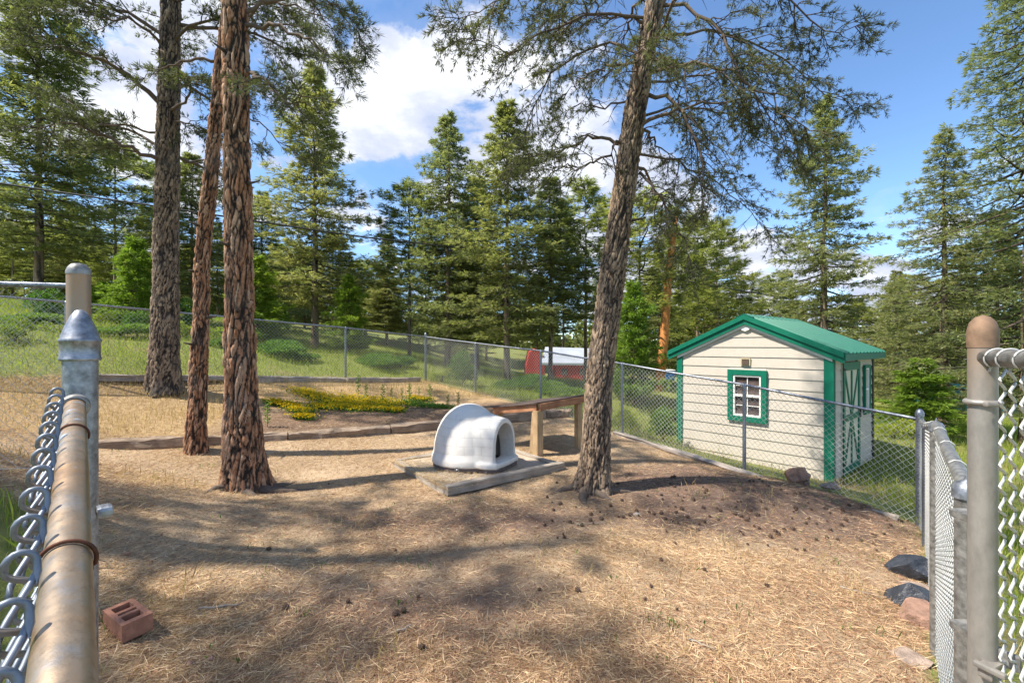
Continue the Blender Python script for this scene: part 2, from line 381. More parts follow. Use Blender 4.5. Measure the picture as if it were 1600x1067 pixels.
def gz(x, y):
    x = np.asarray(x, float); y = np.asarray(y, float); sh = x.shape; q = np.stack([x.ravel(), y.ravel()], -1); out = np.zeros(len(q))
    for i in range(0, len(q), 40000):
        c = q[i:i+40000]; d2 = ((c[:, None]-CP[None, :, :2])**2).sum(-1)
        out[i:i+40000] = _U(d2) @ _w[:_n] + _w[_n] + c @ _w[_n+1:]
    z = out.reshape(sh)
    s = (x-TA[0])*TD[0]+(y-TA[1])*TD[1]; t_ = (x-TA[0])*TN[0]+(y-TA[1])*TN[1]
    terr = sstep(t_, -.02, .08)*sstep(t_, 1.6, .3)*sstep(s, -.8, 0)*sstep(s, 7.3, 6.6)
    return z + .12*terr + .018*wav(x, y)
def g(x, y): return float(gz(np.array([x]), np.array([y]))[0])
# the fence line decides what grows where
YARD = [(-.9, .95), (-2.85, 3.0), (-6.5, 2.1), (-10, 3.7), (-8.6, 5.4), (-3.95, 10.8), (-2.4, 12.6), (-.89, 11.1), (.6, 9.5), (1.91, 7.9), (3.2, 6.3), (4.37, 4.88), (3.95, 4.35), (2.2, 2.38), (1.2, 1.17), (1.2, -3), (-.9, -3)]
def inside(x, y, poly=YARD):
    r = np.zeros(np.shape(x), bool); n = len(poly)
    for i in range(n):
        x0, y0 = poly[i]; x1, y1 = poly[(i+1) % n]
        c = ((y0 > y) != (y1 > y)) & (x < (x1-x0)*(y-y0)/((y1-y0) if y1 != y0 else 1e-9)+x0); r ^= c
    return r
def terrace(x, y):
    s = (x-TA[0])*TD[0]+(y-TA[1])*TD[1]; t_ = (x-TA[0])*TN[0]+(y-TA[1])*TN[1]
    return (t_ > .05) & inside(x, y)
def lowband(x, y):   # distance behind the timber
    return (x-TA[0])*TN[0]+(y-TA[1])*TN[1]
def duff_shade_w(x, y):  # weight of dark duff, with crown shade on the right mound painted in
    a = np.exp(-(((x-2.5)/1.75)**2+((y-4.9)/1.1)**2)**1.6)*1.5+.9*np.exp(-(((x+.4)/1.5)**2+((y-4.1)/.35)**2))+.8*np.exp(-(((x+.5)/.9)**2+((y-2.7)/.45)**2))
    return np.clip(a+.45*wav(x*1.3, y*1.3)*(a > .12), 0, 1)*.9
Nn = 340
u = np.linspace(-1, 1, Nn)
gx = 2.2*np.sinh(u*5.1)/1.0; gy = 5.0+2.2*np.sinh(u*5.1)
gx = np.clip(gx, -170, 170); X, Y = np.meshgrid(gx, gy); Z = gz(X, Y)
ins = inside(X, Y).astype(float); tr = terrace(X, Y).astype(float); lb = lowband(X, Y)
dirt = tr*sstep(lb, 1.9, 1.0)*sstep(X, -4.6, -3.8)*sstep(X, 1.0, -.2)
dry = tr*(1-dirt)
idx = np.arange(Nn*Nn).reshape(Nn, Nn)
Q = np.stack([idx[:-1, :-1], idx[:-1, 1:], idx[1:, 1:], idx[1:, :-1]], -1).reshape(-1, 4)
m, t, b = mat_new('ground_soil')
A = lambda n_: t.new('ShaderNodeAttribute', attribute_name=n_).outputs['Fac']
co = t.new('ShaderNodeNewGeometry').outputs['Position']
nA = t.noise(co, 1.3, 5, .6); nB = t.noise(co, 14, 6, .7); nC = t.noise(co, 75, 5, .7); nD = t.noise(co, .6, 3)
yard = t.ramp(t.math('ADD', t.math('MULTIPLY', nA, .6), t.math('MULTIPLY', nB, .4)), [(.3, (.26, .18, .11)), (.48, (.40, .29, .18)), (.62, (.50, .38, .245)), (.8, (.55, .44, .30))])
yard = t.mix(t.map(nC, .5, .68, 0, .75), yard, (.09, .05, .03, 1))
vg = t.new('ShaderNodeTexVoronoi'); t.put(vg.inputs['Vector'], co); vg.inputs['Scale'].default_value = 85
grav = t.map(vg.outputs['Distance'], .35, .2); grav = t.math('MULTIPLY', grav, t.map(nA, .45, .6))
yard = t.mix(t.math('MULTIPLY', grav, .75), yard, (.52, .38, .30, 1))
gr = t.ramp(nB, [(.3, (.11, .13, .03)), (.6, (.22, .24, .06)), (.8, (.36, .31, .14))])
gr = t.mix(t.map(nD, .55, .7, 0, .6), gr, (.30, .19, .12, 1))
dc = t.ramp(nB, [(.3, (.30, .19, .09)), (.7, (.50, .36, .2))])
di = t.ramp(nB, [(.3, (.12, .075, .05)), (.7, (.24, .16, .105))])
yard = t.mix(A('duff_shade'), yard, t.ramp(nB, [(.3, (.075, .05, .04)), (.55, (.14, .095, .075)), (.75, (.30, .20, .155))])); c = t.mix(A('ins'), gr, yard); c = t.mix(A('dry'), c, dc); c = t.mix(A('dirt'), c, di)  # dark tone is part real duff, part painted shade of the leaning tree's crown
t.put(b.inputs['Base Color'], c); b.inputs['Roughness'].default_value = .95
t.put(b.inputs['Normal'], t.bump(t.math('ADD', nB, t.math('MULTIPLY', nC, .5)), .9, .03))
M['ground'] = m
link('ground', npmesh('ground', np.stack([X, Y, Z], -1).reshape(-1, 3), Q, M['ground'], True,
     dict(duff_shade=duff_shade_w(X, Y).ravel(), ins=ins.ravel(), dry=dry.ravel(), dirt=dirt.ravel())), kind='structure')

# ------------------------------------------------------------------ blades: straw, grass, needles
def blades(pos, dirv, length, width, bend, rnd):
    """one bent blade (two triangles) per row"""
    n = len(pos); side = np.cross(dirv, R.normal(size=(n, 3))); side /= np.linalg.norm(side, axis=1, keepdims=True)+1e-9
    L = length[:, None]; mid = pos+dirv*L*.5; tip = pos+dirv*L+bend
    V = np.stack([pos, mid-side*width[:, None]*.5, mid+side*width[:, None]*.5, tip], 1).reshape(-1, 3)
    i = np.arange(n)[:, None]*4
    T = np.concatenate([i+np.array([[0, 1, 2]]), i+np.array([[1, 3, 2]])], 1).reshape(-1, 3)
    return V, T, np.repeat(rnd, 4)
def scatter(n, sampler):
    x, y = sampler(n); return x, y, gz(x, y)
def fan(n, y0, y1, p=1.0, wide=1.16):
    yy = y0+(y1-y0)*R.rand(n)**p; xx = (R.rand(n)*2-1)*wide*yy
    return xx, yy
def lay_field(name, mat, x, y, flat, lmin, lmax, w0, label, cat, lift=.004, droop=0):
    n = len(x); z = gz(x, y)+lift*R.rand(n)
    a = R.rand(n)*2*np.pi; el = np.abs(R.normal(0, flat, n)) if flat < .8 else np.pi/2-np.abs(R.normal(0, .28, n))
    D = np.stack([np.cos(a)*np.cos(el), np.sin(a)*np.cos(el), np.sin(el)], -1)
    L = lmin+(lmax-lmin)*R.rand(n)**1.7
    bend = R.normal(0, .12, (n, 3))*L[:, None]; bend[:, 2] = -np.abs(bend[:, 2])*(1.2 if flat >= .8 else .4)
    V, T, r = blades(np.stack([x, y, z], -1), D, L, w0*(.6+.8*R.rand(n)), bend, R.rand(n))
    return link(name, npmesh(name, V, T, mat, False, dict(rnd=r)), None, label=label, cat=cat, kind='stuff')
def wn(x, y, f=1.0, s=0.): # patchy weight 0..1
    return .5+.5*np.clip(wav(x*f+s, y*f-s)*1.6, -1, 1)
PAD_A = np.array((-.66, 4.7)); pp = np.array((.8, .6)); qq = np.array((-.6, .8))
def on_pad(x, y, m_=0.0):
    a = (x-PAD_A[0])*pp[0]+(y-PAD_A[1])*pp[1]; b_ = (x-PAD_A[0])*qq[0]+(y-PAD_A[1])*qq[1]
    return (a > -m_) & (a < 1.65+m_) & (b_ > -m_) & (b_ < 1.5+m_)
# straw lying in the yard
x, y = fan(500000, 1.2, 10, 1.25)
k = inside(x, y) & ~on_pad(x, y) & (R.rand(len(x)) < .12+.88*wn(x, y, .9, 2.)**1.3) & ~(terrace(x, y) & (R.rand(len(x)) < .5))
k &= R.rand(len(x)) > .8*duff_shade_w(x, y)
lay_field('straw_litter', M['straw'], x[k], y[k], .16, .025, .125, .0029, 'dry straw and dead grass strewn over the yard floor', 'straw')
x, y = fan(250000, 1.2, 9, 1.25)
k = inside(x, y) & ~on_pad(x, y) & (R.rand(len(x)) < .2+.8*wn(x, y, .7, 5.)) & ~(terrace(x, y) & (R.rand(len(x)) < .5))
lay_field('pine_needle_litter', M['needle_litter'], x[k], y[k], .2, .02, .07, .003, 'rust brown fallen pine needles on the yard floor', 'pine needles')
# standing dry grass on the terrace and by the fences
x, y = fan(210000, 2.0, 14, .8)
lbv = lowband(x, y)
k = ((terrace(x, y) & ~((lbv < 1.9) & (x > -4.4) & (x < .6))) | (~inside(x, y) & (R.rand(len(x)) < .35*wn(x, y, .6, 1.)) & (y < 10))) & (R.rand(len(x)) < .3+.7*wn(x, y, 1.3, 3.))
k |= inside(x, y) & (y < 5) & (wn(x, y, 1.1, 9.) > .78) & (R.rand(len(x)) < .10)
k &= ~on_pad(x, y, .1)
lay_field('dry_grass', M['dry'], x[k], y[k], 1, .05, .20, .0045, 'tan dry grass standing on the upper terrace and along the fence', 'dry grass')
# green grass beyond the fence
x, y = fan(300000, 2.5, 26, .75)
k = ~inside(x, y) & (R.rand(len(x)) < .35+.65*wn(x, y, .5, 4.)) & ~((x > 3.4) & (x < 7.6) & (y > 7.2) & (y < 11.6) & inside(x, y, [(3.42, 9.3), (5.13, 7.3), (7.2, 9.1), (5.5, 11.1)]))
k &= ~(inside(x, y, [(2.6, 7.2), (4.37, 4.88), (5.2, 5.6), (5.3, 7.25), (3.5, 9.3)]) & (R.rand(len(x)) < .92))
k &= ~((x > 2.2) & (x < 4.95) & (y > 4.9) & (y < 8.6) & (x-3.2 < .9*(8.3-y)))
lay_field('green_grass', M['grass'], x[k], y[k], 1, .06, .27, .009, 'bright green meadow grass beyond the chain link fence', 'grass')
x, y = fan(26000, 1.4, 9, 1.0)
k = inside(x, y) & (wn(x, y, 3.1, 7.) > .93) & ~on_pad(x, y)
lay_field('green_sprouts', M['leaf'], x[k], y[k], 1, .02, .07, .006, 'small green weeds sprouting through the straw', 'weeds')

# ------------------------------------------------------------------ trees
def path_interp(pts, n):
    pts = np.array(pts, float); s = np.concatenate([[0], np.cumsum(np.linalg.norm(np.diff(pts[:, :3], axis=0), axis=1))]); s /= s[-1]
    q = np.linspace(0, 1, n); out = np.stack([np.interp(q, s, pts[:, i]) for i in range(pts.shape[1])], -1)
    for _ in range(max(1, n//12)):
        out[1:-1] = (out[:-2]+2*out[1:-1]+out[2:])/4
    return out
def bark_trunk(name, pts, mat, parent, S=110, N=360, depth=.03, cell=(16, 3.2), flare=.5, seed=0, roots=4, knots=()):
    """pts rows x,y,z,r in world space; parent sits at pts[0]"""
    C = path_interp(pts, N); o0 = np.array(pts[0][:3]); a = np.arange(S)/S*2*np.pi
    V = np.zeros((N, S, 3)); CR = np.zeros((N, S)); CE = np.zeros((N, S)); h0 = C[0, 2]
    for i in range(N):
        cx, cy, cz, r = C[i]; hh = cz-h0
        fl = 1+flare*math.exp(-max(hh, 0)/.16)
        for j in range(S):
            th = a[j]; ux, uy = math.cos(th), math.sin(th)
            q = Vector((ux*r*cell[0]+seed*7.3, uy*r*cell[0], cz*cell[1]))
            wv = mnoise.noise(q*.45+Vector((3, 5, seed)))*1.6
            dd, vp = mnoise.voronoi(q+Vector((wv, wv*.7, wv*1.4)))
            e = min(1, (dd[1]-dd[0])*2.0); e *= min(1, .25+abs(mnoise.noise(Vector((q.x*.55, q.y*.55, q.z*.16+seed))))*4.5); CE[i, j] = (vp[0].x*3.7+vp[0].y*5.1+vp[0].z*7.3) % 1.0
            e2 = mnoise.noise(Vector((ux*r*60, uy*r*60, cz*22)))
            rt = 1+(fl-1)*(.6+.8*max(0, math.cos(roots*th+seed+.8*math.sin(th*2+seed))))
            rr = r*rt - .008 + depth*(e**.6-1+.25*(CE[i, j]-.5)) + e2*.008 + .02*mnoise.noise(Vector((ux*1.5, uy*1.5, cz*1.3+seed)))
            V[i, j] = (cx+ux*rr-o0[0], cy+uy*rr-o0[1], cz-o0[2]); CR[i, j] = e
    ix = np.arange(N*S).reshape(N, S); nx = np.roll(ix, -1, 1)
    Q = np.stack([ix[:-1], nx[:-1], nx[1:], ix[1:]], -1).reshape(-1, 4)
    return link(name, npmesh(name, V.reshape(-1, 3), Q, mat, True, dict(crack=CR.ravel(), cell=CE.ravel())), parent)
def tufts(pos, dirv, nb, size, width, spread, rs):
    """needle tufts -> triangles"""
    n = len(pos); D = np.repeat(dirv, nb, 0)+rs.normal(0, spread, (n*nb, 3)); D /= np.linalg.norm(D, axis=1, keepdims=True)+1e-9
    Pp = np.repeat(pos, nb, 0); Ls = np.repeat(size, nb)*(.6+.6*rs.rand(n*nb))
    side = np.cross(D, rs.normal(size=(n*nb, 3))); side /= np.linalg.norm(side, axis=1, keepdims=True)+1e-9
    wd = width*(.7+.6*rs.rand(n*nb))
    b0 = Pp+D*Ls[:, None]*.05
    V = np.stack([b0-side*wd[:, None]*.4, b0+side*wd[:, None]*.4, Pp+D*Ls[:, None]], 1)
    md = Pp+D*Ls[:, None]*.5
    V = np.stack([b0, md-side*wd[:, None]*.5, Pp+D*Ls[:, None], md+side*wd[:, None]*.5], 1).reshape(-1, 3)
    T = (np.arange(n*nb)[:, None]*4+np.array([[0, 1, 2, 3]]))
    rnd = np.clip(np.repeat(rs.rand(n), nb)*.7+rs.rand(n*nb)*.3, 0, 1)
    return V, T, np.repeat(rnd, 4)
def unit(v): v = np.asarray(v, float); return v/(np.linalg.norm(v)+1e-9)
def limb_cloud(limbs, rs, sec_gap=.09, sec_len=.75, ter_len=.22, droop=.25, nb=9, size=.055, width=.006, bare=.3, spread=.6, tuft_gap=.035, ups=0.0):
    """limbs: list of (Kx3 array, r0). Returns wood Acc, tuft arrays"""
    wood5, rad5 = [], []; wood3, rad3 = [], []; TP, TD_, = [], []
    big = Acc()
    for Lp, r0 in limbs:
        Lp = path_interp(Lp, 14); Lp[2:-1] += rs.normal(0, .02, (11, 3))
        rr = np.linspace(r0, r0*.18, 14)[None]
        V, Q = tubes(Lp[None], rr, 7); big.add(V, Q)
        seg = np.linalg.norm(np.diff(Lp, axis=0), axis=1); Ls = seg.sum()
        ns = int(Ls*(1-bare)/sec_gap)
        for k_ in range(ns+4):
            tt = min(.995, bare+(1-bare)*(k_+rs.rand())/max(1, ns)); f = tt*13; i = min(12, int(f)); p0 = Lp[i]+(Lp[i+1]-Lp[i])*(f-i)
            tan = unit(Lp[i+1]-Lp[i]); sd = unit(np.cross(tan, (0, 0, 1)))*(1 if rs.rand() < .5 else -1)
            d = unit(tan*(.35+.7*rs.rand())+sd*(.5+.5*rs.rand())+np.array((0, 0, rs.normal(ups, .3))))
            ln = sec_len*(1.05-.6*tt)*(.35+.8*rs.rand())*min(1, Ls/1.5)
            dead = rs.rand() < (.25 if tt < bare+.25 else .05)
            q = np.linspace(0, 1, 6)[:, None]
            pth = p0+d*q*ln+np.array((0, 0, -1))*droop*ln*q**2+np.cumsum(rs.normal(0, .03*ln, (6, 3)), 0)*(q > 0)
            wood5.append(pth); rad5.append(np.linspace(.35*r0*(1-.7*tt)+.003, .002, 6))
            nt = max(2, int(ln/.07))
            for s_ in range(nt):
                ft = .15+.85*(s_+rs.rand())/nt; f2 = min(4.999, ft*5); j = int(f2); p1 = pth[j]+(pth[j+1]-pth[j])*(f2-j)
                t2 = unit(pth[j+1]-pth[j]); s2 = unit(np.cross(t2, (0, 0, 1))+rs.normal(0, .35, 3))*(1 if s_ % 2 else -1)
                d2 = unit(t2*.8+s2*.8+np.array((0, 0, rs.normal(-.05, .2)))); l2 = ter_len*(.5+.8*rs.rand())*(1.1-.6*ft)
                p2 = p1+d2*q*l2+np.array((0, 0, -1))*.2*l2*q**2
                wood3.append(p2[[0, 3, 5]]); rad3.append((.0035, .0025, .0012))
                if not dead:
                    na = max(2, int(l2/tuft_gap)); qa = (.15+.85*(np.arange(na)+rs.rand(na))/na)[:, None]
                    TP.append(p1+d2*qa*l2+np.array((0, 0, -1))*.2*l2*qa**2); TD_.append(np.repeat(d2[None]+np.array([[0, 0, .15]]), na, 0))
            if not dead:
                TP.append(pth[3:]); TD_.append(np.repeat(d[None], 3, 0))
    V, Q = tubes(np.array(wood5), np.array(rad5), 4); V3, Q3 = tubes(np.array(wood3), np.array(rad3), 3); Q = np.concatenate([Q, Q3+len(V)]); V = np.concatenate([V, V3])
    tp = np.concatenate(TP); td = np.concatenate(TD_); td /= np.linalg.norm(td, axis=1, keepdims=True)
    Vt, Tt, rn = tufts(tp, td, nb, np.full(len(tp), size)*(.8+.5*rs.rand(len(tp))), width, spread, rs)
    return big, (V, Q), (Vt, Tt, rn), len(tp)
def near_tree(name, pts, barkm, needles, label, limbs, seed, cat='tree', tk={}, lk={}, cone=None):
    rs = np.random.RandomState(seed)
    root = empty(name, pts[0][:3], 0, label=label, cat=cat); o0 = np.array(pts[0][:3])
    bark_trunk('trunk', pts, barkm, root, seed=seed, **tk)
    big, tw, (Vt, Tt, rn), nt = limb_cloud(limbs, rs, **lk)
    # every main limb is a part of its own
    Ls = [b for b in big.V]
    for Vb, Qb in zip(big.V, big.Q):
        link('limb', npmesh('limb', Vb-Vb[0], Qb-Qb.min(), M['branchbark'], True), root).location = Vb[0]-o0
    link('twigs', npmesh('twigs', tw[0]-o0, tw[1], M['twig'], True), root, kind='stuff')
    link('crown', npmesh('crown', Vt-o0, Tt, needles, False, dict(rnd=rn)), root, kind='stuff')
    return root, nt
def trunk_at(pts, z):
    p = np.array(pts); return np.array([np.interp(z, p[:, 2], p[:, i]) for i in (0, 1, 3)])
def auto_limbs(pts, rs, z0, z1, n, lmin, lmax, az0=0, az1=360, rise=.15, droop=.5, r=.03):
    out = []
    for k_ in range(n):
        z = z0+(z1-z0)*(k_+rs.rand())/n; tx, ty, tr_ = trunk_at(pts, z); az = math.radians(az0+(az1-az0)*((k_*.618+rs.rand()*.2) % 1))
        L = lmin+(lmax-lmin)*rs.rand(); q = np.linspace(0, 1, 7)[:, None]; d = np.array((math.sin(az), math.cos(az), 0))
        zr = np.array((0, 0, 1))*(rise*L*q*2.2-droop*L*q**2)
        p = np.array((tx, ty, z))+d*(tr_*.6+q*L)+zr+np.cumsum(rs.normal(0, .035*L, (7, 3)), 0)*(q > 0)
        out.append((p, r*(.6+.6*rs.rand())))
    return out
def pl(*a): return np.array([tuple(P(*p)) for p in a])

T4 = [(.88, 5.0, -.12, .19), (.90, 5, .25, .175), (.955, 5, 1.13, .165), (1.13, 5, 2.53, .15), (1.315, 5, 3.94, .132), (1.58, 5, 5.35, .12), (1.95, 5, 7.5, .09), (2.2, 5, 9.5, .03)]
rs = np.random.RandomState(41)
limbs4 = [(pl((1012, 116, 5), (1064, 97, 4.7), (1097, 95, 4.5), (1144, 114, 4.3), (1200, 150, 4.2), (1260, 200, 4.1)), 0.0217),
          (pl((1010, 147, 5), (1064, 169, 4.8), (1085, 211, 4.7), (1097, 270, 4.6), (1102, 330, 4.6)), 0.0236),
          (pl((1025, 8, 5), (1085, 10, 4.8), (1118, 42, 4.7), (1144, 97, 4.6), (1195, 165, 4.5), (1230, 230, 4.5)), 0.0217),
          (pl((980, 219, 5), (929, 253, 4.8), (895, 270, 4.7), (868, 262, 4.6)), 0.0186),
          (pl((1000, 270, 5), (1021, 291, 4.8), (1047, 329, 4.7), (1075, 400, 4.6)), 0.0174),
          (pl((1020, 30, 5), (940, 20, 4.8), (860, 40, 4.6), (790, 90, 4.4), (740, 60, 4.3)), 0.0186),
          (pl((1010, 90, 5), (940, 60, 5.3), (860, 110, 5.6), (820, 200, 5.9), (800, 260, 6.0)), 0.0174),
          (pl((1000, 150, 5), (950, 170, 5.1), (900, 165, 5.2), (880, 200, 5.3)), 0.0136),
          (pl((1030, -20, 5), (1130, -40, 4.8), (1230, 0, 4.6), (1310, 60, 4.5), (1340, 40, 4.4)), 0.0198),
          (pl((1020, 60, 5), (1120, 40, 5.4), (1210, 80, 5.8), (1290, 150, 6.0), (1345, 165, 6.1)), 0.0186),
          (pl((1010, 180, 5), (1080, 160, 5.4), (1160, 190, 5.8), (1230, 260, 6.2)), 0.0155),
          (pl((990, 240, 5), (1060, 250, 5.4), (1140, 300, 5.8), (1200, 360, 6)), 0.0155),
          (pl((1030, -30, 5), (960, -60, 4.7), (860, -20, 4.4), (780, 0, 4.2), (715, 30, 4.1)), 0.0186)]
limbs4 += auto_limbs(T4, rs, 5.6, 9.2, 13, .8, 1.9, r=.025)
limbs4 += auto_limbs(T4, rs, 3.5, 5.6, 12, .7, 1.7, 20, 340, rise=.12, droop=.35, r=.022)
near_tree('douglas_fir', T4, M['bark_fir'], M['dark'], 'leaning rough barked tree between the dog house pad and the shed', limbs4, 4,
          tk=dict(depth=.022, cell=(28, 11), flare=.6, roots=5, N=420), lk=dict(nb=11, droop=.3, sec_gap=.085, sec_len=.8, bare=.22, width=.0065, size=.058, tuft_gap=.042, ter_len=.24))

T3 = [(-2.92, 5.0, -.12, .245), (-2.94, 5, .3, .225), (-2.98, 5, 1.0, .185), (-3.0, 5, 2.53, .156), (-3.03, 5, 3.94, .15), (-3.05, 5, 5.4, .146), (-3.05, 5, 7.5, .11), (-3.0, 5, 10, .03)]
rs = np.random.RandomState(33)
limbs3 = [(pl((385, 110, 5), (420, 130, 4.7), (450, 165, 4.5), (470, 150, 4.4)), .025),
          (pl((385, 40, 5), (430, 40, 4.9), (480, 60, 4.8), (530, 100, 4.8)), .025),
          (pl((385, 20, 5), (450, -10, 5.1), (520, 0, 5.3), (560, 50, 5.4)), .022)]
limbs3 += auto_limbs(T3, rs, 5.8, 9.8, 10, .8, 1.8, r=.028)
near_tree('ponderosa_pine', T3, M['bark_pond'], M['dark'], 'straight thick pine trunk with orange brown plated bark nearest the yard centre', limbs3, 3,
          tk=dict(depth=.03, cell=(18, 5.5), flare=.62, roots=4, N=420), lk=dict(nb=14, size=.095, width=.007, sec_gap=.14, sec_len=.65, bare=.3, spread=.75, tuft_gap=.06))
T2 = [(-4.15, 6, .02, .15), (-4.16, 6, .5, .128), (-4.13, 6, 1.3, .118), (-4.08, 6, 2.73, .105), (-3.95, 6, 4, .098), (-3.84, 6, 5.26, .09), (-3.6, 6, 7.2, .07), (-3.4, 6, 9, .02)]
rs = np.random.RandomState(22)
limbs2 = auto_limbs(T2, rs, 4.6, 8.8, 9, .7, 1.6, r=.02)
near_tree('ponderosa_pine', T2, M['bark_pond'], M['dark'], 'slim reddish pine trunk leaning right behind the thick plated one', limbs2, 2,
          tk=dict(depth=.02, cell=(24, 7), flare=.3, roots=3, S=84), lk=dict(nb=10, size=.07, sec_gap=.2, sec_len=.6, bare=.35, tuft_gap=.06))
T1 = [(-5.98, 7.8, .72, .28), (-5.96, 7.8, 1.1, .25), (-5.95, 7.8, 1.7, .225), (-5.93, 7.8, 3.08, .205), (-5.89, 7.8, 5.28, .185), (-5.85, 7.8, 7.5, .16), (-5.8, 7.8, 11, .04)]
rs = np.random.RandomState(11)
limbs1 = [(pl((262, 255, 7.8), (215, 235, 7.4), (170, 215, 7.2), (110, 190, 7.0), (60, 200, 6.9)), .04),
          (pl((262, 175, 7.8), (220, 130, 7.5), (165, 95, 7.3), (110, 80, 7.2), (40, 40, 7.1)), .045),
          (pl((262, 240, 7.8), (200, 200, 8.2), (150, 190, 8.4), (90, 150, 8.6)), .03),
          (pl((262, 130, 7.8), (300, 120, 7.5), (340, 135, 7.3), (400, 120, 7.1), (440, 150, 7.0)), .03),
          (pl((262, 40, 7.8), (320, 40, 8), (390, 50, 8.2), (480, 90, 8.4), (545, 100, 8.5)), .035),
          (pl((262, 60, 7.8), (200, 20, 7.6), (120, 0, 7.5), (50, -10, 7.4)), .035),
          (pl((262, 10, 7.8), (340, -30, 7.8), (440, -20, 7.9), (540, 20, 8.0)), .035),
          (pl((262, 190, 7.8), (300, 195, 7.6), (330, 210, 7.4)), .02)]
limbs1 += auto_limbs(T1, rs, 4.8, 10.6, 16, 1.1, 2.3, r=.035, droop=.35)
near_tree('douglas_fir', T1, M['bark_grey'], M['dark'], 'grey brown rough barked tree with wide base on the upper terrace', limbs1, 1,
          tk=dict(depth=.03, cell=(20, 8), flare=.35, roots=5, S=100, N=320), lk=dict(nb=9, size=.085, width=.012, sec_gap=.12, sec_len=1.0, ter_len=.3, bare=.22, tuft_gap=.065))
# a tree at the left edge whose boughs hang into the picture and shade the near ground
T0 = [(-6.4, 2.0, 1.0, .2), (-6.4, 2.0, 4, .16), (-6.3, 2.0, 8.5, .08), (-6.3, 2.0, 10.5, .02)]
rs = np.random.RandomState(5)
limbs0 = auto_limbs(T0, rs, 3.8, 8.6, 27, 1.4, 2.8, r=.035, droop=.3)
near_tree('ponderosa_pine', T0, M['bark_grey'], M['dark'], 'tall pine past the left edge with boughs over the near fence', limbs0, 9,
          tk=dict(depth=.02, S=40, N=120), lk=dict(nb=7, size=.1, width=.014, sec_gap=.15, sec_len=1.0, bare=.2, tuft_gap=.075))

for root_, bx_, by_, br_, lst in ((bpy.data.objects['ponderosa_pine'], -2.92, 5.0, .22, ((-.35, .75, .05), (-1.2, .45, .045), (-2.2, .5, .045), (.4, .5, .04))),
                                  (bpy.data.objects['douglas_fir'], .88, 5.0, .17, ((-.5, .5, .04), (-2.3, .5, .045), (-1.5, .35, .035), (3.0, .5, .04)))):
    for a_, l_, rr_ in lst:      # surface roots
        pts_ = []
        for i_ in range(6):
            q_ = br_*.7+l_*i_/5; aa_ = a_+.12*i_; xx_, yy_ = bx_+math.cos(aa_)*q_, by_+math.sin(aa_)*q_; pts_.append(Vector((xx_, yy_, g(xx_, yy_)+.018*(1-i_/5)-.022*(i_ > 2))))
        o_ = tubeo('root', pts_, [rr_*1.6, rr_*1.15, rr_*.9, rr_*.7, rr_*.5, rr_*.2], M['branchbark'], root_, S=9)
for root_, tp_, zs_s in ((bpy.data.objects['ponderosa_pine'], T3, (1.9, 2.6, 3.3, 4.1, 4.7)), (bpy.data.objects['ponderosa_pine.001'], T2, (1.2, 1.55, 1.9, 2.5, 3.1, 3.6)), (bpy.data.objects['douglas_fir'], T4, (1.6, 2.3, 2.9, 3.4))):
    for i_, z_ in enumerate(zs_s):
        tx, ty, tr_ = trunk_at(tp_, z_); a_ = (2.6+i_*1.9) if i_ % 2 else (5.0+i_*.8); d_ = Vector((math.cos(a_), -abs(math.sin(a_))*.7, .12)).normalized(); p_ = Vector((tx, ty, z_))+d_*(tr_*.8)
        tubeo('branch_stub', [p_, p_+d_*.05, p_+d_*(.07+.05*(i_ % 3))], [.022, .014, .007], M['twig'], root_, S=7)
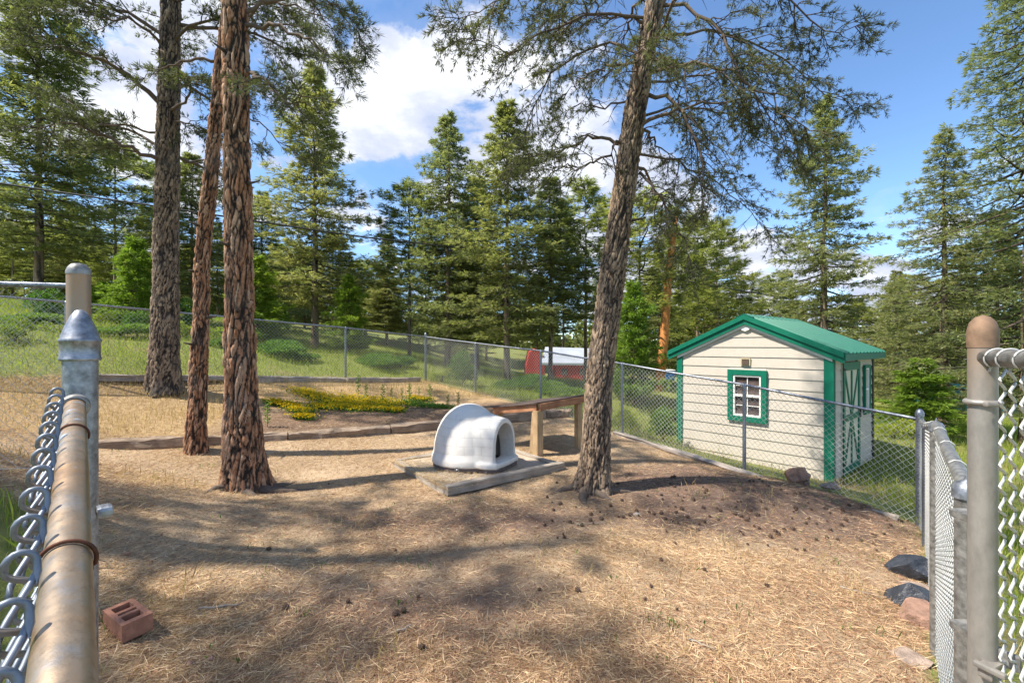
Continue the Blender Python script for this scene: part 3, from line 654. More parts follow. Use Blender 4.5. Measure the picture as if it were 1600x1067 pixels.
# --- background conifers: a few crowns, many trees
def conifer_proto(kind, Ht, Rm, h0, rs, nbr, nt, size, width, nb=4):
    """unit tree with its base at 0; returns crown mesh, trunk mesh"""
    Pp, Dd = [], []; br = []; rad = []
    for k_ in range(nbr):
        f = (k_+rs.rand())/nbr; z = h0+(Ht-h0)*f**.9
        if kind == 'fir': prof = (1-f)**.62*(.8+.35*math.sin(f*19)*rs.rand())*min(1, .5+f*4)
        elif kind == 'pine': prof = math.sqrt(max(.02, 1-(f-.25)**2/.6))*(.45+.6*rs.rand())*(1 if f < .8 else 1.9-1.1*f-.15)
        else: prof = (1-f)**.8
        L = max(.15, Rm*prof*(.55+.6*rs.rand())); az = k_*2.399+rs.rand()*.8
        d = np.array((math.cos(az), math.sin(az), 0)); q = np.linspace(0, 1, 5)[:, None]
        dr = (.05 if kind == 'pine' else .18)*L+rs.normal(0, .05)*L; up = .25*L
        pth = np.array((0, 0, z))+d*q*L+np.array((0, 0, 1))*(-dr*2*q+up*q**2.5)
        if kind == 'pine': pth[:, 2] += (q[:, 0]*L*.35)
        pth += np.cumsum(rs.normal(0, .02*L, (5, 3)), 0)*(q > 0)
        br.append(pth); rad.append(np.linspace(.012+.012*L, .003, 5))
        n = int(nt*(.3+L/Rm)); 
        if kind == 'pine': t_ = .45+.55*rs.rand(n)**.7
        else: t_ = .12+.88*rs.rand(n)**.75
        # clumps along the bough
        nc = max(3, int(L/.22)); t_ = np.clip((np.round(t_*nc)+rs.normal(0, .22, n))/nc, .05, 1.02)
        base = np.stack([np.interp(t_, q[:, 0], pth[:, i]) for i in range(3)], -1)
        side = np.array((-d[1], d[0], 0)); lat = rs.normal(0, 1, n)*L*.17*(1.15-t_*.75)
        sgn = np.sign(lat)
        pos = base+side*lat[:, None]+np.array((0, 0, 1))*(rs.normal(0, .05 if kind != 'pine' else .11, n)-np.abs(lat)*.25)[:, None]
        dv = d*.8+side*sgn[:, None]*.7+np.array((0, 0, .25 if kind == 'pine' else -.05))+rs.normal(0, .25, (n, 3))
        Pp.append(pos); Dd.append(dv)
    Pp = np.concatenate(Pp); Dd = np.concatenate(Dd); Dd /= np.linalg.norm(Dd, axis=1, keepdims=True)
    V, T, rn = tufts(Pp, Dd, nb, np.full(len(Pp), size)*(.7+.6*rs.rand(len(Pp))), width, .45, rs)
    bV, bQ = tubes(np.array(br), np.array(rad), 4)
    return V, T, rn, bV, bQ
PROTO = {}
def proto(key, kind, Ht, Rm, h0, seed, nbr, nt, size, width, nmat, bmat, r0, nb=4):
    rs = np.random.RandomState(seed); V, T, rn, bV, bQ = conifer_proto(kind, Ht, Rm, h0, rs, nbr, nt, size, width, nb)
    tv = np.array([[(rs.normal(0, .03)*(i > 0)*i/5, rs.normal(0, .03)*(i > 0)*i/5, -.3+(Ht*.98+.3)*i/11) for i in range(12)]])
    a, q_ = tubes(path_interp(tv[0], 40)[None], (r0*(1-.93*np.linspace(0, 1, 40))*(1+.5*np.exp(-np.linspace(0, 1, 40)*30)))[None], 12)
    n_ = a.reshape(40, 12, 3); cr = np.random.RandomState(seed).rand(40*12)
    PROTO[key] = dict(crown=npmesh('crown', V, T, nmat, False, dict(rnd=rn)), boughs=npmesh('boughs', bV, bQ, M['twig'], True),
                      trunk=npmesh('trunk', a, q_, bmat, True, dict(crack=cr, cell=cr)), Ht=Ht, Rm=Rm)
proto('firA', 'fir', 12, 2.0, 1.8, 1, 160, 100, .15, .024, M['fir'], M['bark_grey'], .17)
proto('firB', 'fir', 11, 2.4, .9, 2, 160, 105, .15, .024, M['bluefir'], M['bark_grey'], .18)
proto('firC', 'fir', 12, 1.9, 3.0, 3, 130, 95, .15, .024, M['fir'], M['bark_fir'], .16)
proto('pineA', 'pine', 12, 1.5, 4.5, 4, 75, 80, .18, .022, M['pine'], M['bark_grey'], .15, 5)
proto('pineB', 'pine', 11, 1.3, 3.5, 5, 70, 70, .18, .022, M['pine'], M['bark_fir'], .13, 5)
proto('firN', 'fir', 11, 2.4, .7, 8, 180, 110, .105, .015, M['bluefir'], M['bark_grey'], .18, 5)
proto('young', 'fir', 4, 1.3, .3, 6, 80, 80, .15, .026, M['young'], M['bark_fir'], .06)
def bgtree(key, px, d, ytop, ybase=None, wpx=None, label=None, group=None, name=None, lean=0, cat='tree'):
    p = PROTO[key]; x = (px-800)/F*d; zb = g(x, d)
    if ybase is not None: pass
    ht = H+(HY-ytop)/F*d-zb; sz = ht/p['Ht']; sx = (1.5*wpx/F*d/p['Rm']) if wpx else sz
    nm = name or ({'f': 'fir_tree', 'p': 'pine_tree', 'y': 'young_pine_tree'}[key[0]])
    root = empty(nm, (x, d, zb-.02), R.rand()*6.28, label=label, cat=cat, group=group)
    root.rotation_euler[1] = lean
    for part in ('trunk', 'boughs', 'crown'):
        o = link(part, p[part], root); 
        o.scale = (sz*.9 if part == 'trunk' else sx, sz*.9 if part == 'trunk' else sx, sz)
        if part != 'trunk': o['kind'] = 'stuff'
    return root
bgtree('firA', 60, 16, -60, wpx=120, label='big dark fir filling the top left corner beyond the fence')
bgtree('firA', 492, 17, 103, wpx=88, label='tall pointed fir standing alone right of the three near trunks')
bgtree('firB', 700, 17, 178, wpx=85, label='tall fir, left of the twin peaks above the dog house')
bgtree('firA', 792, 14.5, 160, wpx=90, label='tall fir with the highest peak above the dog house')
bgtree('firC', 860, 16, 275, wpx=75, label='fir just left of the leaning tree, over the red building')
bgtree('pineA', 640, 18, 290, wpx=55, label='slim pine at the left side of the group above the dog house')
bgtree('firA', 745, 19, 280, wpx=80, label='fir filling the gap between the twin peaks')
bgtree('firB', 1288, 15.5, 152, wpx=88, label='pointed fir rising behind the roof of the shed')
bgtree('firN', 1475, 12.5, 205, wpx=100, label='bushy fir with low boughs right of the shed')
bgtree('firN', 1610, 11, -160, wpx=150, label='huge fir filling the top right corner')
bgtree('firB', 1400, 24, 440, wpx=50, label='distant low fir seen between shed roof and bushy fir')
bgtree('young', 212, 13, 372, wpx=45, label='bright yellow green young pine left of the terrace trunk')
bgtree('young', 165, 15, 440, wpx=40, label='small bright young pine near the left fence post')
bgtree('pineA', 180, 20, 230, wpx=70, label='open pine behind the bright young pine at left')
bgtree('pineB', 1000, 15, 300, wpx=70, label='open pine just right of the leaning tree')
bgtree('pineB', 1090, 21, 335, wpx=50, label='slim pine over the left slope of the shed roof')
bgtree('pineA', 1120, 24, 345, wpx=45, label='slim pine just left of the shed roof peak')
bgtree('pineB', 915, 18, 285, wpx=60, label='pine behind the red building at the left of the leaning tree')
bgtree('young', 990, 12.5, 440, wpx=45, label='bright green young pine right beside the leaning tree')
bgtree('firB', 410, 20, 300, wpx=60, label='fir half hidden behind the thick plated trunk')
bgtree('firA', 300, 19, 240, wpx=70, label='fir behind the slim leaning pine trunk')
bgtree('young', 400, 15, 400, wpx=50, label='bright green young tree right of the thick plated trunk')
bgtree('young', 545, 16, 430, wpx=36, label='light green young pine right of the lone pointed fir')
bgtree('young', 1440, 11, 560, wpx=55, label='low bright young pine below the bushy fir')
bgtree('firC', 1560, 14, 330, wpx=90, label='fir standing behind the right gate post')
far = [(20, 26, 300), (110, 24, 330), (240, 30, 330), (340, 27, 340), (450, 30, 370), (520, 28, 360), (570, 32, 400), (605, 26, 380), (665, 27, 370), (725, 30, 360),
       (830, 26, 330), (880, 34, 360), (960, 30, 400), (1030, 30, 400), (1060, 34, 380), (1150, 34, 420), (1210, 40, 440), (1340, 36, 470), (1430, 30, 430), (1500, 28, 380),
       (60, 33, 350), (150, 34, 360), (280, 36, 380), (480, 38, 400), (760, 36, 400), (1570, 26, 360), (380, 38, 380), (-30, 22, 260), (1100, 42, 430), (200, 40, 390)]
_rf = np.random.RandomState(99)
far += [(px_+_rf.randint(-12, 12), 22+_rf.randint(0, 24), (400 if px_ < 300 else 430)+_rf.randint(-30, 30)+(30 if px_ > 1000 else 0)) for px_ in range(-20, 1620, 62)]
far = [f_ for f_ in far if not (800 < f_[0] < 965 and f_[1] < 32)]
for i, (px, d, yt) in enumerate(far):
    bgtree((['pineA', 'firC', 'pineB', 'firA'] if i < 27 else ['firB', 'pineA', 'firC', 'pineB'])[i % 4], px, d, yt+R.randint(-15, 15), wpx=36+R.randint(0, 22), label='distant conifer in the woods behind the nearer trees', group='distant conifers in the woods')
# far-off wood closing the view between the trunks
rs = np.random.RandomState(123); n = 34000; az_ = rs.uniform(-.95, .95, n); dd_ = 50+18*rs.rand(n); x = np.sin(az_)*dd_; y = np.cos(az_)*dd_
top = 4.2+2.2*np.sin(az_*37)+1.6*np.sin(az_*91+1)+1.2*np.sin(az_*223); z = gz(x, y)-.3+np.maximum(1.5, top)*rs.rand(n)**1.2
D = rs.normal(0, 1, (n, 3)); D[:, 2] = -.3+rs.rand(n)*.6; D /= np.linalg.norm(D, axis=1, keepdims=True)
V, T, rn = tufts(np.stack([x, y, z], -1), D, 2, np.full(n, .8), .3, .5, rs)
link('far_wood', npmesh('far_wood', V, T, M['fir'], False, dict(rnd=rn)), label='far off wood closing the view behind all the trees', cat='wood', kind='stuff')
# orange debarked trunk
zb = g(4.75, 14.5)
rt = empty('pine_snag', (4.65, 14.5, zb), 0, label='bare orange barked pine trunk left of the shed', cat='tree')
o0 = Vector((4.65, 14.5, zb)); tp = P(1056, 330, 14.5)
tubeo('trunk', [o0-Vector((0, 0, .2)), o0.lerp(tp, .3)+Vector((.03, 0, 0)), o0.lerp(tp, .6)-Vector((.03, 0, 0)), tp], [.16, .14, .12, .09], M['bark_orange'], rt, S=14)
for q in (.25, .5, .62, .8, .9):
    p0 = o0.lerp(tp, q); tubeo('dead_branch', [p0, p0+Vector(((-1)**int(q*20)*.35, .1, .05)), p0+Vector(((-1)**int(q*20)*.6, .1, -.08))], [.02, .012, .005], M['twig'], rt, S=5)

# ------------------------------------------------------------------ shrubs, junipers, flowers
def bush_mesh(rx, ry, rz, n, size, width, seed, nb=3, mat=None, lumps=7):
    rs = np.random.RandomState(seed); cs_ = rs.normal(0, .45, (lumps, 3)); cs_[:, 2] = np.abs(cs_[:, 2])*.6+.2
    c = cs_[rs.randint(0, lumps, n)]; v = rs.normal(size=(n, 3)); v /= np.linalg.norm(v, axis=1, keepdims=True); v[:, 2] = np.abs(v[:, 2])*.9-.1
    p = (c+v*(.35+.2*rs.rand(n, 1)))*np.array((rx, ry, rz)); p[:, 2] = np.maximum(p[:, 2], .01)
    V, T, rn = tufts(p, v*np.array((1, 1, 1.2))+np.array((0, 0, .4)), nb, np.full(n, size), width, .5, rs)
    return npmesh('foliage', V, T, mat, False, dict(rnd=rn))
def shrub(name, px, py, d, mesh, label, cat, sc=1, group=None):
    x = (px-800)/F*d; root = empty(name, (x, d, g(x, d)), R.rand()*6, label=label, cat=cat, group=group)
    o = link('foliage', mesh, root, kind='stuff'); o.scale = (sc, sc, sc)
    st = Acc(); rs = np.random.RandomState(int(px))
    for k_ in range(7):
        a = rs.rand()*6.28; l_ = .35*sc; V, Q_ = tubes([[(0, 0, -.05), (math.cos(a)*l_*.3, math.sin(a)*l_*.3, l_*.5), (math.cos(a)*l_, math.sin(a)*l_, l_*.9)]], [[.012, .009, .004]], 5); st.add(V, Q_)
    link('stems', st.mesh('stems', M['twig']), root); return root
jm = [bush_mesh(.9, .6, .32, 3200, .1, .022, s, 3, M['juniper'], 9) for s in (1, 2)]
for i, (px, d, sc, lab) in enumerate(((430, 12.3, .95, 'dark green juniper mat behind the fence right of the thick trunk'), (470, 12.2, .6, 'small juniper mat at the right end of the long dark one'), (585, 13.6, .9, 'juniper mat right of the first bare fence post'), (625, 14.2, .8, 'juniper mat just left of the fence corner post'),
                       (815, 13, .9, 'green juniper in front of the red gable'), (870, 12.2, .9, 'green juniper below the red wall beside the leaning tree'), (1060, 11.5, .7, 'juniper at the foot of the orange barked trunk'),
                       (40, 9.6, .7, 'juniper clump at the far left behind the fence'), (190, 10.6, .7, 'juniper clump left of the terrace trunk'), (345, 11.8, .6, 'juniper clump between the slim and the thick trunk'))):
    shrub('juniper_shrub', px, 0, d, jm[i % 2], lab, 'shrub', sc)
lm = bush_mesh(.45, .45, .85, 2600, .06, .03, 5, 2, M['leaf'], 12)
lm2 = bush_mesh(.5, .5, .6, 1500, .06, .03, 6, 2, M['grass'], 10)
for px, d, sc, m_, lab in ((722, 12.4, .9, lm, 'leafy green shrub between the last two rear fence posts'), (690, 12.8, .6, lm2, 'low yellow green shrub at the fence corner'), (985, 9.2, .55, lm2, 'small bush by the fence right of the leaning tree'),
                           (1035, 8.9, .6, lm, 'leafy weed bush at the left corner of the shed'), (1395, 10.5, .7, lm2, 'low bush in the grass right of the shed'), (410, 16, 1.6, lm, 'tall light green leafy shrub behind the thick trunk'), (20, 8.2, .7, lm2, 'low green bush at the far left fence'), (75, 11.5, .8, lm, 'leafy bush up the slope behind the round capped post'), (150, 12.6, .7, lm2, 'yellow green bush up the slope right of the capped posts'), (215, 11.2, .6, lm, 'leafy bush close behind the trunk on the upper terrace'), (290, 12.5, .8, lm2, 'bush on the slope between the terrace trunk and the slim trunk'), (560, 17, .9, lm, 'leafy bush far up the meadow right of the lone fir'), (300, 16, 1.1, lm, 'larger leafy bush high on the slope behind the slim trunk'), (115, 16, 1.1, lm2, 'large bush high on the slope at the left below the big dark fir')):
    shrub('leafy_shrub', px, 0, d, m_, lab, 'shrub', sc)
# flower bed
rs = np.random.RandomState(77)
def bed(n, cxs, spread):
    c = rs.randint(0, len(cxs), n); q = np.array([cxs[k_] for k_ in c]); return q[:, 0]+rs.normal(0, spread, n)*q[:, 2], q[:, 1]+rs.normal(0, spread*.55, n)*q[:, 2]
clumps = []
for px, py, sz in [(430, 628, .4), (452, 632, .5), (470, 640, .6), (480, 612, .8), (500, 620, 1), (505, 634, .8), (530, 628, 1.3), (545, 622, 1.3), (560, 632, 1.3), (585, 625, 1.2), (605, 630, 1), (640, 628, .8), (665, 632, .9), (690, 634, .7), (545, 636, 1.0), (575, 637, .9), (475, 650, .4), (615, 640, .5), (655, 622, .7)]:
    d = (H-.36)*F/(py-HY)
    for _ in range(8): d = .5*d+.5*(H-.05-g((px-800)/F*d, d))*F/(py-HY)
    clumps.append(((px-800)/F*d, d, sz))
x, y = bed(7000, clumps, .2); z = gz(x, y)+rs.rand(len(x))*.06
D = np.stack([rs.normal(0, .5, len(x)), rs.normal(0, .5, len(x)), np.ones(len(x))], -1); D /= np.linalg.norm(D, axis=1, keepdims=True)
V, T, rn = tufts(np.stack([x, y, z], -1), D, 3, np.full(len(x), .03), .02, .6, rs)
link('flower_foliage', npmesh('flower_foliage', V, T, M['leaf'], False, dict(rnd=rn)), label='low green leaves under the yellow flowers on the terrace', cat='ground cover', kind='stuff')
yc = [c_ for c_ in clumps if c_[0]/c_[1] < -.235] + clumps[-1:]
x, y = bed(5000, yc, .23); z = gz(x, y)+.045+rs.rand(len(x))*.05
D = np.stack([rs.normal(0, .7, len(x)), rs.normal(0, .7, len(x)), np.ones(len(x))], -1); D /= np.linalg.norm(D, axis=1, keepdims=True)
V, T, rn = tufts(np.stack([x, y, z], -1), D, 4, np.full(len(x), .02), .018, .9, rs)
link('yellow_flowers', npmesh('yellow_flowers', V, T, M['flower'], False, dict(rnd=rn)), label='bright yellow stonecrop flowers spread over the terrace bed', cat='flowers', kind='stuff')
# upright leafy weeds at the bed's back edge
def weed_mesh(seed):
    rs = np.random.RandomState(seed); pos = []; dv = []
    for k_ in range(30):
        z_ = .05+.33*k_/30; a = k_*2.4; pos.append((0, 0, z_)); dv.append((math.cos(a), math.sin(a), .35))
    V, T, rn = tufts(np.array(pos), np.array(dv), 2, np.full(30, .06), .022, .15, rs); return npmesh('leaves', V, T, M['leaf'], False, dict(rnd=rn))
wm = weed_mesh(1); sv, sq = tubes([[(0, 0, -.03), (.004, 0, .2), (0, .004, .4)]], .004, 5); sm = npmesh('stem', sv, sq, M['leaf'], True)
for i, (px, py) in enumerate([(598, 620), (612, 612), (572, 612), (640, 618), (672, 620), (716, 625), (628, 612), (700, 625), (418, 655), (560, 606), (655, 608)]):
    d = (H-.42)*F/(py+12-HY)
    for _ in range(8): d = .5*d+.5*(H-g((px-800)/F*d, d))*F/(py+12-HY)
    x_ = (px-800)/F*d
    rt = empty('weed_plant', (x_, d, g(x_, d)), i, label='upright leafy green weed standing behind the yellow flowers', cat='plant', group='leafy weeds on the terrace')
    s_ = .6+.6*R.rand()
    for nm, me_ in (('leaves', wm), ('stem', sm)): o = link(nm, me_, rt); o.scale = (s_, s_, s_)

# ------------------------------------------------------------------ retaining timbers, border logs
def rough_beam(name, a, b_, w_, h_, mat, label=None, cat=None, group=None, seed=0, parent=None, n=26, rough=.012):
    a = Vector(a); b_ = Vector(b_); L = (b_-a).length; bm = bmesh.new(); rs = np.random.RandomState(seed); rings = []
    cs_ = [(-.5, -.42), (-.42, -.5), (.42, -.5), (.5, -.42), (.5, .1), (.5, .40), (.40, .5), (.1, .5), (-.15, .5), (-.40, .5), (-.5, .40), (-.5, 0)]
    off = rs.normal(0, rough*.4, (len(cs_), 2))
    for i in range(n+1):
        x_ = L*i/n; off = off*.8+rs.normal(0, rough*.5, (len(cs_), 2)); rings.append([bm.verts.new((x_, p[0]*w_+o_[0], p[1]*h_+o_[1])) for p, o_ in zip(cs_, off)])
    m_ = len(cs_)
    for A_, B_ in zip(rings, rings[1:]):
        for j in range(m_): bm.faces.new((A_[j], A_[(j+1) % m_], B_[(j+1) % m_], B_[j]))
    bm.faces.new(rings[0][::-1]); bm.faces.new(rings[-1])
    o = link(name, bmmesh(name, bm, mat), parent, label=label, cat=cat, group=group)
    o.location = a-(parent.location if parent else Vector((0, 0, 0))); o.rotation_euler = (b_-a).to_track_quat('X', 'Z').to_euler(); return o
def on_line(s, dz=0, off=0):
    x_, y_ = TA+TD*s+TN*off; return Vector((x_, y_, g(x_-TN[0]*.12, y_-TN[1]*.12)+dz))
LT = np.linalg.norm(TB-TA)
cuts = [0, 2.2, 3.7, 6.62, LT]
zs = [-.03, -.005, .025, .045, .05]
for i, lab in enumerate(('half buried weathered timber at the left end of the terrace edge', 'weathered timber between the thick trunk and the long one on the terrace edge', 'long cracked grey brown timber left of the dog house on the terrace edge', 'short weathered timber at the right end of the terrace edge, behind the lean-to')):
    rough_beam('retaining_timber', on_line(cuts[i]+.01, zs[i]), on_line(cuts[i+1]-.012, zs[i+1]), .16, .21, M['timber'], lab, 'timber', 'timbers along the terrace edge', i+3, rough=.014)
def gp(x_, y_, dz=0): return Vector((x_, y_, g(x_, y_)+dz))
bl = [(-6.9, 7.15), (-5.3, 8.95), (-3.85, 10.6), (-2.45, 12.25)]
labs = ['pale border log at the foot of the left rear fence', 'pale border log behind the thick and slim trunks', 'dark border log running to the fence corner']
for i in range(3):
    rough_beam('border_log', gp(*bl[i], .05), gp(*bl[i+1], .05) - (Vector(bl[i+1]+(0,))-Vector(bl[i]+(0,))).normalized()*.05, .12, .11, M['log'], labs[i], 'log', 'logs along the rear fence', 30+i)
rough_beam('border_log', gp(1.75, 7.75, .02), gp(4.15, 4.9, -.02), .1, .08, M['log'], 'thin sunken edging board at the foot of the right rear fence', 'log', None, 39)

# ------------------------------------------------------------------ pad, dog house, lean-to
A2 = Vector((PAD_A[0], PAD_A[1], 0)); p3 = Vector((.8, .6, 0)); q3 = Vector((-.6, .8, 0))
ang = math.atan2(.6, .8)
pad = empty('dog_house_pad', (A2.x, A2.y, -.03), ang, label='square dirt covered slab framed with grey timbers under the dog house', cat='pad')
def padbeam(a, b_, w_, h_, z_, seed):
    o = rough_beam('edging_timber', Vector((a[0], a[1], z_)), Vector((b_[0], b_[1], z_)), w_, h_, M['timber_grey'], seed=seed, rough=.005, n=16)
    o.parent = pad; return o
padbeam((0, .045), (1.65, .045), .09, .10, .075, 51)
padbeam((.045, .10), (.045, 1.42), .09, .085, .055, 52)
padbeam((1.605, .10), (1.605, 1.42), .09, .085, .065, 53)
padbeam((.05, 1.47), (1.6, 1.47), .09, .085, .055, 54)
bm = bmesh.new(); bmesh.ops.create_grid(bm, x_segments=50, y_segments=45, size=.5)
for v in bm.verts:
    x_, y_ = v.co.x*1.5+.825, v.co.y*1.34+.76; v.co = (x_, y_, .078+.012*mnoise.noise(Vector((x_*4, y_*4, 0)))+.006*mnoise.noise(Vector((x_*19, y_*19, 0))))
link('slab', bmmesh('slab', bm, M['pad'], True), pad)
# scattered litter on the pad's left corner
n = 6000; a_ = R.rand(n)**2.2*1.2; b_ = R.rand(n)*1.45; x = PAD_A[0]+pp[0]*a_+qq[0]*b_; y = PAD_A[1]+pp[1]*a_+qq[1]*b_
az = R.rand(n)*6.28; D = np.stack([np.cos(az), np.sin(az), .12*R.rand(n)], -1); L = .02+.06*R.rand(n)
V, T, rn = blades(np.stack([x, y, np.full(n, .062)+.012*R.rand(n)], -1), D, L, .003+0*L, R.normal(0, .004, (n, 3)), R.rand(n))
link('pad_litter', npmesh('pad_litter', V, T, M['straw'], False, dict(rnd=rn)), label='needles and straw blown onto the left corner of the pad', cat='straw', kind='stuff')

def dome_prof(z):  # outer radius of the dome
    return .445*math.sqrt(max(0, 1-((z-.1)/.66)**2.35))
def ngon_solid(bm, sections):
    """sections: list of equal-length lists of Vectors, closed loft"""
    rings = [[bm.verts.new(p) for p in s_] for s_ in sections]; n = len(rings[0])
    for a, b2 in zip(rings, rings[1:]):
        for i in range(n): bm.faces.new((a[i], a[(i+1) % n], b2[(i+1) % n], b2[i]))
    bm.faces.new(rings[0][::-1]); bm.faces.new(rings[-1]); bmesh.ops.recalc_face_normals(bm, faces=bm.faces[:])
def arch(x_, hw, h_, z0, k=18, top=.62):
    """arch outline in the plane x=const: straight sides then a round top"""
    pts = [Vector((x_, hw, z0)), Vector((x_, hw*1.0, z0+h_*.25))]
    zc = z0+h_*(1-top)+0
    for i in range(k+1):
        a = math.pi*i/k; pts.append(Vector((x_, hw*math.cos(a)*.98, zc+(h_*top)*math.sin(a)**.9)))
    pts += [Vector((x_, -hw, z0+h_*.25)), Vector((x_, -hw, z0))]
    return pts
def temp(bm):
    me = bpy.data.meshes.new('t'); bm.to_mesh(me); bm.free(); o = bpy.data.objects.new('t', me); COL.objects.link(o); return o
def dog_house():
    bm = bmesh.new(); zs_ = [.10+.66*math.sin(math.pi/2*i/22) for i in range(23)]
    secs = [[Vector((.47*math.cos(a), .47*math.sin(a), z_)) for a in [2*math.pi*j/56 for j in range(56)]] for z_ in (.045, .12)]
    secs += [[Vector((max(.01, dome_prof(z_))*math.cos(a), max(.01, dome_prof(z_))*math.sin(a), z_)) for a in [2*math.pi*j/56 for j in range(56)]] for z_ in zs_[2:]]
    ngon_solid(bm, secs)
    bm2 = bmesh.new(); ngon_solid(bm2, [arch(.0, .37, .66, .045), arch(.18, .35, .64, .045), arch(.30, .32, .61, .045), arch(.42, .285, .585, .045), arch(.53, .275, .565, .045)])
    me2 = bpy.data.meshes.new('t2'); bm2.to_mesh(me2); bm2.free(); bm.from_mesh(me2)
    bm3 = bmesh.new(); ngon_solid(bm3, [[Vector((x_, y_, z_)) for x_, y_ in ((.1, .36), (.47, .33), (.575, .27), (.595, 0), (.575, -.27), (.47, -.33), (.1, -.36))] for z_ in (.045, .115)])
    me3 = bpy.data.meshes.new('t3'); bm3.to_mesh(me3); bm3.free(); bm.from_mesh(me3)
    outer = temp(bm)
    r = outer.modifiers.new('r', 'REMESH'); r.mode = 'VOXEL'; r.voxel_size = .011
    s = outer.modifiers.new('s', 'SMOOTH'); s.iterations = 14; s.factor = .5
    bi = bmesh.new(); zi = [.0, .1]+[.1+.60*math.sin(math.pi/2*i/12) for i in range(1, 13)]
    ngon_solid(bi, [[Vector((max(.01, dome_prof(z_)-.04 if z_ > .1 else .405)*math.cos(a), max(.01, dome_prof(z_)-.04 if z_ > .1 else .405)*math.sin(a), z_)) for a in [2*math.pi*j/40 for j in range(40)]] for z_ in zi])
    ci = temp(bi)
    ba = bmesh.new(); ngon_solid(ba, [arch(.1, .222, .445, .11), arch(.9, .222, .445, .11)]); ca = temp(ba)
    for c_ in (ci, ca):
        b2 = outer.modifiers.new('b', 'BOOLEAN'); b2.operation = 'DIFFERENCE'; b2.object = c_; b2.solver = 'EXACT'
    dg = bpy.context.evaluated_depsgraph_get(); me = bpy.data.meshes.new_from_object(outer.evaluated_get(dg))
    for o in (outer, ci, ca): bpy.data.objects.remove(o)
    me.name = 'shell'; me.materials.clear(); me.materials.append(M['dog'])
    for p in me.polygons: p.use_smooth = True
    try: me.set_sharp_from_angle(angle=math.radians(38))
    except Exception: pass
    return me
DH = Vector((-.55, 5.80, .055)); rzd = math.radians(-29)
dh = empty('dog_house', DH, rzd, label='white plastic igloo dog house with arched doorway', cat='dog house')
link('shell', dog_house(), dh)
bm = bmesh.new()
def tray_out(s_, z_):
    pts = [Vector((.455*s_*math.cos(a), .455*s_*math.sin(a), z_)) for a in [math.radians(40+280*j/40) for j in range(41)]]
    return pts+[Vector((.47*s_, -.32*s_, z_)), Vector((.565*s_, -.25*s_, z_)), Vector((.58*s_, 0, z_)), Vector((.565*s_, .25*s_, z_)), Vector((.47*s_, .32*s_, z_))]
ngon_solid(bm, [tray_out(.97, -.005), tray_out(.995, .0), tray_out(.995, .05), tray_out(.96, .056)])
link('base_tray', bmmesh('base_tray', bm, M['dog_base']), dh)
bm = bmesh.new(); box(bm, (0, 0, 0), (.045, .006, .05), None, .002); box(bm, (0, -.004, 0), (.016, .006, .018))
o = link('latch_tab', bmmesh('latch_tab', bm, M['white']), dh); o.data.materials.append(M['black'])
for p in o.data.polygons:
    if p.index >= len(o.data.polygons)-6: p.material_index = 1
o.location = (.155, -.472, .05); o.rotation_euler = (0, 0, .32)

# lean-to shelter
cA = Vector((.38, 6.3, .75)); cB = Vector((-.28, 7.0, .60)); cC = Vector((1.08, 6.8, .80)); cD = cB+cC-cA
ls = empty('lean_to', (.38, 6.3, g(.38, 6.3)), 0, label='low wooden lean-to with a tilted board roof on rough posts', cat='shelter'); lo = ls.location
ux = (cC-cA).normalized(); uy = (cB-cA).normalized(); un = ux.cross(uy).normalized(); rotM = Matrix((ux, un.cross(ux), un)).transposed()
nbd = 5
for i in range(nbd):   # roof boards
    a = cA+(cB-cA)*(i/nbd); b_ = cA+(cB-cA)*((i+.97)/nbd); c1 = a+(cC-cA); c2 = b_+(cC-cA); e = ux*.05
    bm = bmesh.new(); dz = Vector((0, 0, .018)); vs = [bm.verts.new(v-lo) for v in (a-e, c1+e, c2+e, b_-e, a-e+dz, c1+e+dz, c2+e+dz, b_-e+dz)]
    for f in ((0, 3, 2, 1), (4, 5, 6, 7), (0, 1, 5, 4), (1, 2, 6, 5), (2, 3, 7, 6), (3, 0, 4, 7)): bm.faces.new([vs[k_] for k_ in f])
    link('roof_board', bmmesh('roof_board', bm, M['roofply']), ls)
dn = Vector((0, 0, -.052))
for s_, (a, b_) in enumerate(((cA, cC), (cA, cB), (cB, cD), (cC, cD))):
    dd_ = (b_-a).normalized(); rough_beam('beam', a+dn+dd_*(.045 if s_ else 0), b_+dn-dd_*(.05 if s_ >= 2 else 0), .04, .095, M['redwood'], seed=60+s_, parent=ls, rough=.003, n=14)
def post4(pt, w_, seed, tilt=0):
    z0 = g(pt.x, pt.y)-.06; ht = pt.z-.10-z0; bm = bmesh.new(); box(bm, (0, 0, ht/2), (w_, w_, ht), None, .006)
    o = link('support_post', bmmesh('support_post', bm, M['postwood']), ls); o.location = Vector((pt.x, pt.y, z0))-lo; o.rotation_euler = (0, tilt, .62); return o
post4(cA+ux*.02+uy*.05, .105, 1); post4(cC-ux*.07+uy*.05, .085, 2); post4(cB+ux*.06-uy*.05, .09, 3); post4(cD-ux*.06-uy*.06, .085, 4)
o = boxo('brace', (cA+ux*.0+uy*.12+Vector((-.0, 0, -.40)))-lo, (.035, .07, .62), M['postwood'], ls); o.rotation_euler = (.06, .03, .9)

